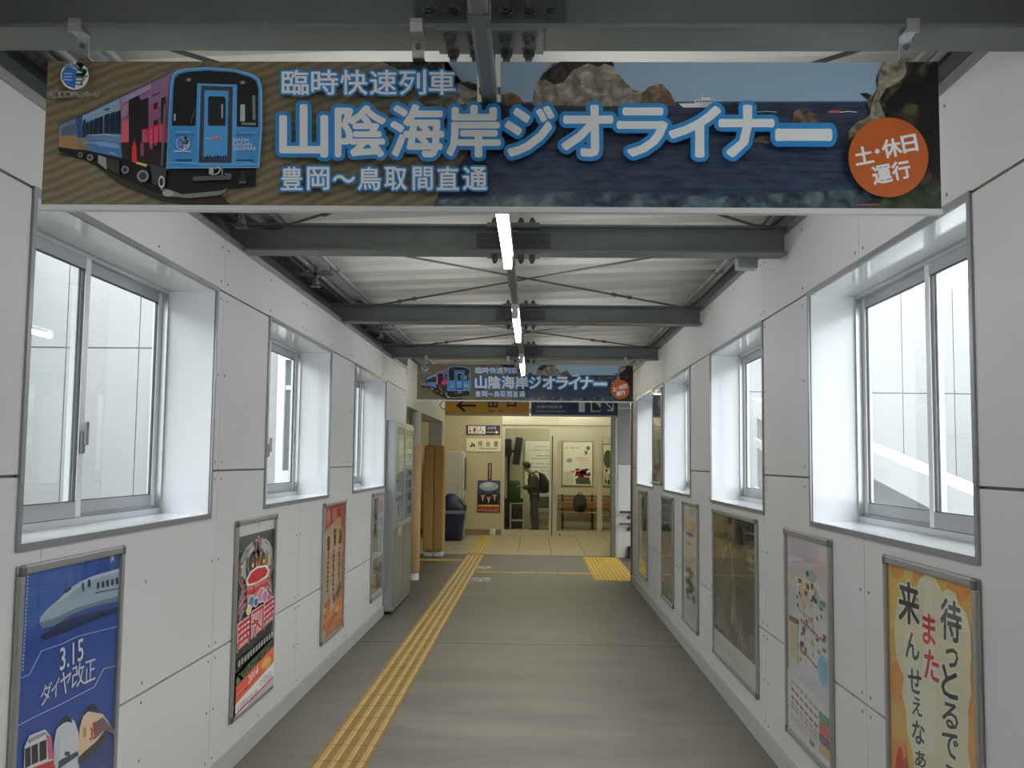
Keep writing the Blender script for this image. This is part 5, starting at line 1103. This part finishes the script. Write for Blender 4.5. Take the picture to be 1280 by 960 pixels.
# signs and posters on the far wall
FY = 21.997
Pf = lambda x, y: onY(x, y, FY-0.021)
def wall_sign(nm, x0, y0, x1, y1, label, cat, bgc, paint, k=1.4, d=0.02, group=None):
    A_, B_ = onY(x0, y0, FY), onY(x1, y1, FY); t = thing(nm, ((A_.x+B_.x)/2, FY, min(A_.z, B_.z)), label, cat, group, 'thing')
    mb = MB(); mb.rbox(A_.x, B_.x, FY-d, FY+0.002, B_.z, A_.z, mat('sign_body', (0.5, 0.5, 0.5), 0.5), 0.004); mb.build('panel', t)
    P2 = lambda u, v: Vector((A_.x+(B_.x-A_.x)*u, FY-d-0.0012, A_.z+(B_.z-A_.z)*v))
    a = Art(P2, (0, -1, 0), k); a.rect(0.004, 0.004, .996, .996, bgc); paint(a); a.build('print', t); return t
def p_wc(a):
    NV = (30, 34, 82); a.rect(0, 0, 1, 1, NV); a.rect(.055, .10, .31, .90, (226, 226, 226)); a.rect(.325, .10, .57, .90, (226, 226, 226))
    a.ell(.115, .27, .022, .075, (206, 40, 40)); a.poly([(.115, .35), (.155, .66), (.135, .66), (.135, .86), (.095, .86), (.095, .66), (.075, .66)], (206, 40, 40))
    a.line([(.182, .14), (.182, .86)], .004, (60, 60, 60)); a.ell(.245, .27, .022, .075, (40, 44, 100)); a.poly([(.21, .36), (.28, .36), (.28, .62), (.262, .62), (.262, .86), (.228, .86), (.228, .62), (.21, .62)], (40, 44, 100))
    K = (40, 42, 50); a.ell(.42, .22, .016, .055, K); a.line([(.42, .30), (.425, .55), (.475, .55), (.505, .78), (.53, .76)], .022, K); a.line([(.42, .40), (.465, .40)], .018, K)
    a.line([(.405, .48), (.37, .60), (.385, .76), (.43, .82), (.47, .74)], .014, K)
    a.text('お手洗', q4(.635, .14, .885, .42), (214, 214, 220), .0); a.line([(.62, .72), (.88, .72)], .05, (226, 226, 226)); a.poly([(.875, .52), (.96, .72), (.875, .92)], (226, 226, 226))
wall_sign('toilet_sign', 583, 531.3, 625, 543.8, 'navy and white toilet sign with figures and a right arrow on the beige far wall', 'sign', (30, 34, 82), p_wc)
def p_wait(a):
    a.rect(.015, .04, .985, .96, (218, 214, 196)); K = (40, 40, 38)
    for sx in (-1, 1): a.ell(.185+sx*.018, .36, .02, .055, K) if sx < 0 else None
    a.poly([(.10, .62), (.16, .40), (.18, .40), (.19, .60), (.145, .66)], K); a.poly([(.19, .42), (.225, .40), (.27, .62), (.245, .66), (.20, .58)], K)
    for i, ch in enumerate('待合室'): a.text(ch, q4(.345+.225*i, .20, .465+.225*i, .60), K, .02)
    a.text('Waiting Room', q4(.37, .68, .88, .86), (70, 70, 66), .01)
wall_sign('waiting_room_sign', 583, 548.0, 626, 564.8, 'cream waiting room sign with a seated figure, below the toilet sign', 'sign', (218, 214, 196), p_wait)
def p_strip(a):
    a.rect(0, 0, 1, 1, (66, 30, 44)); a.rect(.22, .04, .78, .96, (40, 22, 34)); a.up()
    for i in range(8): a.rect(.34, .08+.11*i, .68, .15+.11*i, (206, 200, 206), False)
wall_sign('notice_strip', 610, 579, 614.6, 600, 'narrow dark upright notice strip above the small film-like poster on the far wall', 'notice', (66, 30, 44), p_strip, d=0.006)
def p_band(a):
    a.rect(0, 0, 1, 1, (58, 74, 110)); a.ell(.5, .18, .42, .14, (150, 164, 190)); a.ell(.45, .14, .22, .07, (190, 196, 204)); a.poly([(0, .42), (1, .40), (1, .78), (0, .78)], (48, 28, 44))
    for x, y in ((.24, .44), (.50, .50), (.76, .42)):
        a.poly([(x-.16, y+.30), (x-.10, y+.10), (x+.10, y+.10), (x+.17, y+.30)], (26, 22, 32)); a.ell(x, y+.02, .085, .075, (186, 146, 128)); a.ell(x, y-.03, .10, .05, (24, 22, 30)); a.poly([(x-.04, y+.10), (x+.04, y+.10), (x, y+.22)], (206, 200, 204))
    a.rect(0, .74, 1, .83, (66, 26, 30)); a.up()
    for i in range(10): a.rect(.05+.092*i, .755, .12+.092*i, .815, (206, 186, 60), False)
    a.rect(0, .83, 1, .88, (150, 50, 40)); a.rect(0, .88, 1, 1, (96, 44, 66)); smalltext(a, .06, .895, .94, .975, 3, (190, 160, 170))
wall_sign('wall_poster', 597, 600.3, 625, 641, 'small blue and dark poster of three uniformed people on the beige far wall', 'poster', (58, 74, 110), p_band, d=0.006)
t = thing('door_stop', (-1.0, 21.9, 0), 'small white box at the foot of the beige far wall', 'box', kind='thing')
A_ = onY(612, 660, 21.9); mb = MB(); mb.rbox(A_.x, A_.x+0.13, 21.86, 21.98, 0.0, 0.135, M_WHITE, 0.02); mb.build('housing', t); mb = MB(); mb.box(A_.x+0.03, A_.x+0.10, 21.855, 21.86, 0.04, 0.09, M_REFL); mb.build('cover', t)
# handrails by the stairs
for (z, m, lab) in ((0.785, mat('handrail_blue', (0.05, 0.055, 0.20), 0.35), 'upper handrail with blue grip on the stair wall at the right'), (0.585, mat('handrail_grey', (0.22, 0.22, 0.22), 0.3, 0.6), 'lower grey handrail on the stair wall at the right')):
    t = thing('handrail', (1.5, 17.05, z), lab, 'handrail', 'handrails at the head of the stairs', 'thing')
    mb = MB(); mb.cyl((1.46, 17.05, z), (2.74, 17.05, z), 0.020, m, 14); mb.lathe([(0.004, -0.012), (0.016, -0.008), (0.020, 0)], (1.46, 17.05, z), M_STEEL, 14, 'X'); mb.build('rail', t)
    for xx in (1.62, 2.4):
        mb = MB(); mb.tube([(xx, 17.05, z-0.018), (xx, 17.05, z-0.07), (xx, 17.08, z-0.10), (xx, 17.127, z-0.10)], 0.010, M_STEELD, 8); mb.cyl((xx, 17.120, z-0.10), (xx, 17.128, z-0.10), 0.034, M_STEELD, 14); mb.build('bracket', t)
t = thing('wall_stop', (1.60, 17.05, 0), 'small black stopper at the foot of the stair wall', 'stopper', kind='thing')
mb = MB(); mb.rbox(1.60, 1.665, 17.05, 17.125, 0.0, 0.20, M_BLACK, 0.012); mb.build('body', t); mb = MB(); mb.rbox(1.585, 1.68, 17.02, 17.125, 0.0, 0.03, M_BLACK, 0.006); mb.build('foot', t)

# ================================================================== WAITING ROOM FRONT
M_DFR = mat('door_frame_champagne', (0.70, 0.70, 0.63), 0.35, 0.35); M_DGL = glassmat('door_glass', (0.93, 0.95, 0.92))
def gx(px): return onY(px, 600, 22.0).x
def gz(py): return onY(690, py, 22.0).z
zt2 = 2.40
d1 = struct('door_1', (gx(658), 22.03, 0))
mb = MB(); x0, x1 = gx(627), gx(689.5)
mb.box(x0, gx(630.5), 22.0, 22.09, 0.0, zt2, M_DFR); mb.box(gx(686.5), x1, 22.0, 22.09, 0.0, zt2, M_DFR); mb.box(gx(630.5), gx(686.5), 22.0, 22.09, 0.0, gz(663), M_DFR); mb.box(gx(630.5), gx(686.5), 22.0, 22.09, gz(536), zt2, M_DFR); mb.build('frame', d1)
mb = MB(); mb.box(gx(630.5), gx(686.5), 22.04, 22.048, gz(663), gz(536), M_DGL); mb.build('glass', d1)
d2 = struct('door_2', (gx(720), 22.0, 0))
mb = MB(); mb.box(x1, gx(767), 22.03, 22.11, gz(545), zt2, M_DFR); mb.box(x1, gx(690.8), 22.02, 22.06, 0.0, gz(545), M_GASKET); mb.build('head_rail', d2)
mb = MB(); a0, a1 = gx(690.8), gx(752)
mb.box(a0, gx(696), 21.985, 22.02, 0.015, gz(545), M_DFR); mb.box(gx(746.5), a1, 21.985, 22.02, 0.015, gz(545), M_DFR); mb.box(gx(696), gx(746.5), 21.985, 22.02, 0.015, gz(664), M_DFR); mb.box(gx(696), gx(746.5), 21.985, 22.02, gz(551), gz(545), M_DFR); lf = mb.build('sliding_leaf', d2)
mb = MB(); mb.box(gx(696), gx(746.5), 21.998, 22.006, gz(664), gz(551), M_DGL); mb.build('glass', lf)
mb = MB(); mb.cyl((gx(693.4), 21.955, gz(629)), (gx(693.4), 21.955, gz(604)), 0.011, M_ALU, 10); [mb.cyl((gx(693.4), 21.955, gz(v)), (gx(693.4), 21.986, gz(v)), 0.008, M_ALU, 8) for v in (607, 626)]; mb.build('pull_handle', lf)
mb = MB(); mb.cyl((gx(700), 21.985, gz(668)), (gx(700), 21.978, gz(668)), 0.02, M_STEELD, 12); mb.build('floor_lock', lf)
d3 = struct('door_3', (gx(758), 22.06, 0))
mb = MB(); mb.box(a1, gx(753.5), 22.06, 22.11, 0.0, gz(545), M_DFR); mb.box(gx(764.5), gx(767), 22.06, 22.11, 0.0, gz(545), M_DFR); mb.box(gx(753.5), gx(764.5), 22.06, 22.11, 0.0, gz(665), M_DFR); mb.build('frame', d3)
mb = MB(); mb.box(gx(753.5), gx(764.5), 22.08, 22.088, gz(665), gz(545), M_DGL); mb.build('glass', d3)
mb = MB(); mb.box(gx(767), 2.3, 22.0, 22.15, 0, 2.44, M_BEIGE); tag(mb.build('wall_back_right'), kind='structure')
mb = MB(); mb.box(-0.74, gx(767), 21.97, 22.12, 2.44, 2.70, M_DFR); mb.box(-0.74, gx(767), 21.955, 21.97, 2.425, 2.45, M_BASEB); tag(mb.build('trim_5'), kind='structure')

# ================================================================== INSIDE THE WAITING ROOM
WY = 24.44
def room_poster(nm, x0, y0, x1, y1, label, paint, frame=M_FRAMEC, k=1.5):
    A_, B_ = onY(x0, y0, WY), onY(x1, y1, WY); t = thing(nm, ((A_.x+B_.x)/2, WY, B_.z), label, 'poster', 'boards on the waiting room wall', 'thing')
    mb = MB(); mb.rbox(A_.x-0.03, B_.x+0.03, WY-0.02, WY+0.008, B_.z-0.03, A_.z+0.03, frame, 0.006); mb.build('frame', t)
    a = Art(lambda u, v: Vector((A_.x+(B_.x-A_.x)*u, WY-0.0214, A_.z+(B_.z-A_.z)*v)), (0, -1, 0), k); paint(a); a.build('poster', t)
def p_board(a):
    a.rect(0, 0, 1, 1, (206, 208, 200)); G = (70, 116, 100)
    smalltext(a, .35, .12, .85, .16, 1, (150, 156, 156)); smalltext(a, .18, .20, .95, .24, 1, (150, 150, 150), dens=20); smalltext(a, .42, .33, .92, .37, 1, G); smalltext(a, .25, .395, 1, .425, 1, G, dens=22); smalltext(a, .1, .50, .95, .82, 4, (156, 160, 158), dens=20, fill=.6)
room_poster('room_notice_board', 656.5, 551, 689, 606, 'large white notice board on the waiting room wall behind the standing person', p_board, M_FRAME)
def p_flower(a):
    a.rect(0, 0, 1, 1, (214, 210, 202)); smalltext(a, .08, .12, .52, .18, 1, (214, 120, 110)); a.ell(.86, .14, .07, .05, (90, 96, 116)); a.rect(.74, .20, .84, .29, (110, 108, 84)); smalltext(a, .45, .36, .88, .46, 2, (222, 130, 90)); smalltext(a, .6, .48, .85, .52, 1, (222, 140, 100)); a.ell(.22, .43, .10, .05, (130, 128, 126)); a.poly([(.02, .70), (.30, .66), (.42, .98), (.02, .98)], (186, 184, 176)); a.poly([(.45, .98), (.42, .86), (.6, .80), (.9, .82), (.96, .98)], (70, 74, 66)); a.up()
    for i in range(60): an, r_ = rnd.uniform(0, 2*PI), rnd.uniform(0, 1); a.ell(.64+.30*r_*math.cos(an), .72+.11*r_*math.sin(an), .05, .025, rnd.choice([(196, 60, 76), (206, 84, 96), (170, 40, 60), (214, 120, 126), (80, 84, 70)]), 8, up=False)
room_poster('flower_poster', 704, 552.5, 740, 606.5, 'framed poster of a red flower bouquet on the waiting room wall above the bench', p_flower, mat('gilt_frame', (0.42, 0.36, 0.22), 0.4, 0.3))
def p_green(a):
    a.rect(0, 0, 1, 1, (176, 178, 150)); a.ell(.42, .35, .40, .22, (62, 66, 44)); a.up()
    for i in range(24): a.ell(rnd.uniform(.15, .85), rnd.uniform(.62, .95), .10, .05, rnd.choice([(96, 98, 60), (206, 206, 190), (70, 74, 50), (190, 170, 110)]), 8, up=False)
room_poster('green_poster', 754, 556, 768, 607, 'narrow poster with a dark green shape, seen through the right-hand glass pane', p_green)
# bench
M_BWOOD = mat('bench_wood', (0.34, 0.19, 0.08), 0.5, noise=0.15, nscale=4, stretch=(1, 6, 6))
t = thing('bench', (1.3, 24.1, 0), 'long brown slatted wooden bench along the waiting room wall', 'bench', kind='thing')
xa, xb = onY(697, 640, 24.1).x, 2.25
for i in range(4):
    z = 0.50+0.085*i; mb = MB(); mb.rbox(xa, xb, 24.28+0.012*i, 24.305+0.012*i, z, z+0.070, M_BWOOD, 0.006); mb.build('back_slat', t)
for i in range(4):
    y = 23.92+0.088*i; mb = MB(); mb.rbox(xa, xb, y, y+0.075, 0.40, 0.425, M_BWOOD, 0.006); mb.build('seat_slat', t)
for xx in (xa+0.12, (xa+xb)/2, xb-0.12):
    mb = MB(); mb.box(xx-0.02, xx+0.02, 23.94, 23.98, 0, 0.40, M_BLACK); mb.box(xx-0.02, xx+0.02, 24.30, 24.34, 0, 0.84, M_BLACK); mb.box(xx-0.02, xx+0.02, 23.94, 24.30, 0.37, 0.40, M_BLACK); mb.build('leg', t)
# bag on the bench
M_BAG = mat('bag_black_cloth', (0.022, 0.024, 0.022), 0.75)
c_ = onY(725, 640, 23.99)
t = thing('rucksack', (c_.x, 24.0, 0.425), 'dark rucksack resting on the middle of the bench', 'bag', kind='thing')
mb = MB(); loft(mb, [(.425, c_.x, 24.02, .06, .07), (.45, c_.x, 24.02, .12, .10), (.56, c_.x, 24.03, .16, .12), (.70, c_.x, 24.05, .165, .11), (.80, c_.x, 24.07, .13, .09), (.85, c_.x, 24.08, .06, .05)], M_BAG, p=2.6); mb.build('body', t)
mb = MB(); loft(mb, [(.50, c_.x, 23.92, .09, .03), (.55, c_.x, 23.91, .11, .045), (.64, c_.x, 23.92, .11, .045), (.68, c_.x, 23.93, .08, .03)], M_BAG, p=3); mb.build('front_pocket', t)
mb = MB(); mb.tube([(c_.x-.04, 24.06, .84), (c_.x-.03, 24.06, .89), (c_.x+.03, 24.06, .89), (c_.x+.04, 24.06, .84)], .010, M_BLACK, 8); mb.build('loop', t)
# screen on a pole
MY = 24.0
t = thing('monitor_stand', (onY(635, 600, MY).x, MY, 0), 'black screens on a tall pole at the left of the waiting room', 'monitor', kind='thing')
px_ = onY(635.5, 600, MY).x
mb = MB(); mb.cyl((px_, MY, 0.03), (px_, MY, 2.15), 0.03, M_BLACK, 12); mb.build('pole', t)
mb = MB(); mb.lathe([(0.16, 0), (0.16, 0.02), (0.05, 0.04)], (px_, MY, 0), M_BLACK, 24); mb.build('base', t)
for (dx, dy, tx) in ((0.22, -0.10, 0.05), (-0.02, 0.0, -0.02)):
    bm_ = bmesh.new(); bmesh.ops.create_cube(bm_, size=1)
    for v in bm_.verts: v.co = Vector((v.co.x*0.17, v.co.y*0.55, v.co.z*(0.66 if dx > 0 else 0.42)))
    bmesh.ops.bevel(bm_, geom=list(bm_.edges), offset=0.012, segments=2, affect='EDGES')
    bmesh.ops.rotate(bm_, verts=bm_.verts, cent=(0, 0, 0), matrix=Matrix.Rotation(0.12 if dx > 0 else 0, 3, 'Y'))
    bmesh.ops.translate(bm_, verts=bm_.verts, vec=(px_+dx, MY+dy, 1.88 if dx > 0 else 1.96))
    mb = MB(); mb.addbm(bm_, M_BLACK); mb.build('screen', t)
mb = MB(); mb.box(px_-0.02, px_+0.16, MY-0.04, MY, 1.85, 1.90, M_BLACK); mb.build('arm', t)
# green sack and metal rack
M_GRN = mat('green_fabric', (0.035, 0.085, 0.025), 0.7)
g0 = onY(643, 614, 23.5)
t = thing('metal_rack', (g0.x, 23.5, 0), 'low white metal rack beside the standing person', 'rack', kind='thing')
M_RK = mat('rack_white_metal', (0.60, 0.60, 0.56), 0.35)
ra, rb = onY(638, 640, 23.35).x, onY(654, 640, 23.35).x
for (xx, yy) in ((ra, 23.3), (rb, 23.3), (ra, 23.7), (rb, 23.7)):
    mb = MB(); mb.cyl((xx, yy, 0), (xx, yy, 0.655), 0.014, M_RK, 10); mb.build('leg', t)
for z in (0.24, 0.64):
    mb = MB()
    for yy in (23.3, 23.7): mb.cyl((ra, yy, z), (rb, yy, z), 0.012, M_RK, 8)
    for xx in (ra, rb): mb.cyl((xx, 23.3, z), (xx, 23.7, z), 0.012, M_RK, 8)
    mb.box(ra, rb, 23.31, 23.69, z-0.004, z+0.004, mat('rack_shelf_dark', (0.06, 0.06, 0.055), 0.6)); mb.build('shelf', t)
t = thing('green_bag', (g0.x, 23.5, 0.655), 'green soft bag standing on the white metal rack', 'bag', kind='thing')
mb = MB(); loft(mb, [(.648, g0.x, 23.5, .11, .11), (.68, g0.x, 23.5, .14, .14), (.92, g0.x, 23.5, .15, .14), (1.10, g0.x, 23.5, .145, .12), (1.18, g0.x+.01, 23.5, .11, .08)], M_GRN, p=3.4); mb.build('body', t)
mb = MB(); loft(mb, [(1.05, g0.x, 23.5, .152, .13), (1.075, g0.x, 23.5, .152, .13)], mat('green_fabric_dark', (0.02, 0.05, 0.018), 0.7), p=3.4); mb.build('band', t)
# dark cabinet in the corner
M_DCAB = mat('cabinet_dark', (0.035, 0.032, 0.026), 0.6)
ca, cb = onY(629, 640, 24.25).x, onY(654, 640, 24.25).x
t = thing('cabinet', (ca, 24.25, 0), 'low dark cabinet in the waiting room corner behind the white metal rack', 'cabinet', kind='thing')
mb = MB(); mb.rbox(ca, cb, 24.18, 24.42, 0.05, 0.72, M_DCAB, 0.008); mb.box(ca+.02, cb-.02, 24.2, 24.4, 0, 0.05, M_BLACK); mb.build('body', t)
for k in range(2):
    p, q = ca+.01+(cb-ca)/2*k, ca-.01+(cb-ca)/2*(k+1); mb = MB(); mb.rbox(p, q, 24.165, 24.18, 0.07, 0.70, M_DCAB, 0.004); d = mb.build('door', t)
    hx = q-.04 if k == 0 else p+.04; mb = MB(); mb.cyl((hx, 24.155, .34), (hx, 24.155, .44), .006, M_ALU, 8); mb.build('handle', d)
# chairs by the wall
M_CH = mat('chair_grey_green', (0.26, 0.28, 0.22), 0.5)
c0 = onY(679, 640, 24.0).x
t = thing('chair', (c0, 24.0, 0), 'grey-green chair against the waiting room wall behind the standing person', 'chair', kind='thing')
mb = MB(); mb.rbox(c0-.22, c0+.22, 23.80, 24.22, .39, .43, M_CH, .015); mb.build('seat', t)
mb = MB(); mb.rbox(c0-.22, c0+.22, 24.22, 24.26, .50, .78, mat('chair_back_dark', (0.10, 0.11, 0.10), 0.5), .015); mb.build('backrest', t)
for (dx, dy) in ((-.19, 23.84), (.19, 23.84), (-.19, 24.22), (.19, 24.22)):
    mb = MB(); mb.cyl((c0+dx, dy, 0), (c0+dx, dy, .39 if dy < 24 else .60), .014, M_ALU, 8); mb.build('leg', t)
# ================================================================== THE PERSON
def skin_mesh(name, parent, verts, edges, radii, mats_, sub=2, root=0, post=None):
    me = bpy.data.meshes.new(name); off = Vector(parent['_o'])
    me.from_pydata([Vector(v)-off for v in verts], edges, []); me.materials.append(mats_)
    o = bpy.data.objects.new(name, me); COL.objects.link(o); o.parent = parent; o['_o'] = tuple(off)
    sk = o.modifiers.new('skin', 'SKIN'); sk.use_smooth_shade = True; sk.branch_smoothing = 0.6
    for i, r in enumerate(radii):
        d = me.skin_vertices[0].data[i]; d.radius = r if isinstance(r, tuple) else (r, r); d.use_root = (i == root)
    o.modifiers.new('sub', 'SUBSURF').levels = sub; o.modifiers['sub'].render_levels = sub
    dg = bpy.context.evaluated_depsgraph_get(); m2 = bpy.data.meshes.new_from_object(o.evaluated_get(dg)); o.modifiers.clear(); old = o.data; o.data = m2; bpy.data.meshes.remove(old); m2.name = name
    for p in m2.polygons: p.use_smooth = True
    if post: post(m2)
    return o
M_SKIN = mat('skin', (0.42, 0.26, 0.18), 0.55); M_HAIR = mat('black_hair', (0.012, 0.011, 0.010), 0.5); M_JACK = mat('dark_grey_jacket', (0.07, 0.073, 0.068), 0.75, bump=0.4, nscale=14); M_TROU = mat('grey_trousers', (0.075, 0.08, 0.085), 0.8, bump=0.3, nscale=12); M_SHOE = mat('dark_shoe', (0.02, 0.02, 0.02), 0.5)
HX, HY = onY(668, 640, 23.05).x, 23.05
t = thing('person', (HX, HY, 0), 'person in dark jacket and grey trousers standing in the waiting room, looking down', 'person', kind='thing')
# profile towards -X; u = forwards (-X), v = sideways (Y), z = up
def B(u, v, z): return Vector((HX-u, HY+v, z))
V = []; E_ = []; Rr = []
def add(p, r, link=None):
    V.append(p); Rr.append(r)
    if link is not None: E_.append((link, len(V)-1))
    return len(V)-1
pel = add(B(0, 0, .86), (.105, .13)); wai = add(B(.0, 0, 1.00), (.09, .12), pel); che = add(B(.03, 0, 1.20), (.09, .12), wai); nb = add(B(.07, 0, 1.34), (.05, .06), che); nk = add(B(.12, 0, 1.42), .048, nb)
hd0 = add(B(.18, 0, 1.465), (.068, .062), nk); hd1 = add(B(.21, 0, 1.52), (.086, .074), hd0); hd2 = add(B(.215, 0, 1.578), (.062, .058), hd1)
no = add(B(.288, 0, 1.468), .012, hd1); ch = add(B(.243, 0, 1.415), .020, hd0)
for s in (-1, 1):
    add(B(.175, s*.083, 1.50), .010, hd1)
    sh = add(B(.055, s*.155, 1.30), .036, nb); el = add(B(.05+.02, s*.215, 1.06), .034, sh); fa = add(B(.20, s*.17, 1.02), .032, el); wr = add(B(.29, s*.11, 1.04), .023, fa)
    pa = add(B(.345, s*.085, 1.05), (.022, .034), wr)
    for k in range(4):
        f1 = add(B(.385+.004*(1.5-abs(k-1.5)), s*(.085-.020*(k-1.5)), 1.058-.002*k), .0095, pa); f2 = add(B(.412-.004*k, s*(.070-.020*(k-1.5)), 1.050), .0088, f1); add(B(.418-.006*k, s*(.050-.018*(k-1.5)), 1.032), .0080, f2)
    t1 = add(B(.335, s*.045, 1.068), .0105, pa); add(B(.365, s*.028, 1.075), .009, t1)
    hp = add(B(.0, s*.085, .80), .082, pel); kn = add(B(.025 if s < 0 else -.01, s*.10, .46), .052, hp); an = add(B(-.01 if s < 0 else -.05, s*.105, .085), .036, kn); add(B(.11 if s < 0 else .07, s*.115, .035), (.030, .036), an)
body = skin_mesh('body', t, V, E_, Rr, M_SKIN)
# face: eyes and mouth line
for s in (-1, 1):
    mb = MB(); mb.lathe([(0.002, -.008), (.008, -.004), (.009, 0), (.008, .004), (.002, .008)], B(.284, s*.034, 1.502), mat('eye_dark', (.02, .015, .012), .2), 10); mb.build('eye', t)
mb = MB(); mb.tube([B(.250, -.024, 1.438), B(.262, 0, 1.436), B(.250, .024, 1.438)], .004, mat('lips', (.30, .14, .11), .5), 6); mb.build('mouth', t)
# hair cap
bm_ = bmesh.new(); bmesh.ops.create_icosphere(bm_, subdivisions=4, radius=1); hc_ = B(.195, 0, 1.54)
for v in bm_.verts:
    n = v.co.copy(); f_ = 1+.05*math.sin(n.x*9+n.z*5)*math.sin(n.y*8+n.z*7)
    v.co = Vector((hc_.x+n.x*.108*f_, hc_.y+n.y*.092*f_, hc_.z+n.z*.088*f_))
kill = [v for v in bm_.verts if (HX-v.co.x) > .262 and v.co.z < 1.56 or v.co.z < 1.44 or ((HX-v.co.x) > .225 and v.co.z < 1.505)]
bmesh.ops.delete(bm_, geom=kill, context='VERTS'); mb = MB(); mb.addbm(bm_, M_HAIR, True); ho = mb.build('hair', t)
ho.modifiers.new('thick', 'SOLIDIFY').thickness = 0.012
# jacket, trousers, shoes over the body
V = []; E_ = []; Rr = []
hm = add(B(.005, 0, .84), (.155, .18)); w = add(B(.01, 0, 1.0), (.155, .175), hm); c2 = add(B(.025, 0, 1.20), (.16, .18), w); n2 = add(B(.065, 0, 1.36), (.10, .11), c2); add(B(.10, 0, 1.41), (.066, .07), n2)
for s in (-1, 1):
    sh = add(B(.05, s*.165, 1.305), .085, n2); el = add(B(.065, s*.22, 1.06), .066, sh); fa = add(B(.19, s*.175, 1.015), .056, el); add(B(.275, s*.118, 1.036), .040, fa)
jacket = skin_mesh('jacket', t, V, E_, Rr, M_JACK)
V = []; E_ = []; Rr = []
hp0 = add(B(0, 0, .88), (.115, .145))
for s in (-1, 1):
    hp = add(B(0, s*.088, .78), .098, hp0); kn = add(B(.025 if s < 0 else -.01, s*.10, .46), .086, hp); an = add(B(-.01 if s < 0 else -.05, s*.105, .10), .076, kn); add(B(-.005 if s < 0 else -.045, s*.105, .055), .070, an)
skin_mesh('trousers', t, V, E_, Rr, M_TROU)
for s, dx in ((-1, 0.0), (1, -.04)):
    mb = MB(); mb2 = [(0.0, .0, .135, .046), (.02, .0, .14, .050), (.05, -.02, .11, .046), (.085, -.06, .06, .042)]
    loft(mb, [(z, HX-.05-dx-u, HY+s*.11, rx, ry) for z, u, rx, ry in mb2], M_SHOE, p=2.4); mb.build('shoe', t)
# backpack worn by the person
t = thing('backpack', (HX+0.215, HY, .9), 'black backpack on the back of the standing person', 'backpack', kind='thing')
mb = MB(); loft(mb, [(.90, HX+0.215, HY, .06, .10), (.93, HX+0.230, HY, .10, .14), (1.05, HX+0.240, HY, .125, .16), (1.20, HX+0.215, HY, .11, .155), (1.32, HX+0.170, HY, .075, .13), (1.37, HX+0.135, HY, .035, .08)], M_BAG, p=2.8); bk = mb.build('body', t)
mb = MB(); loft(mb, [(.96, HX+0.350, HY, .03, .09), (1.0, HX+0.360, HY, .04, .11), (1.12, HX+0.345, HY, .035, .11), (1.16, HX+0.330, HY, .02, .08)], M_BAG, p=3); mb.build('front_pocket', t)
for s in (-1, 1):
    mb = MB(); mb.tube([(HX+0.155, HY+s*.10, 1.34), (HX+0.045, HY+s*.115, 1.405), (HX-.10, HY+s*.12, 1.33), (HX-.155, HY+s*.125, 1.20), (HX-.10, HY+s*.165, 1.05), (HX+0.155, HY+s*.14, .98)], .016, M_BLACK, 8); mb.build('strap', t)
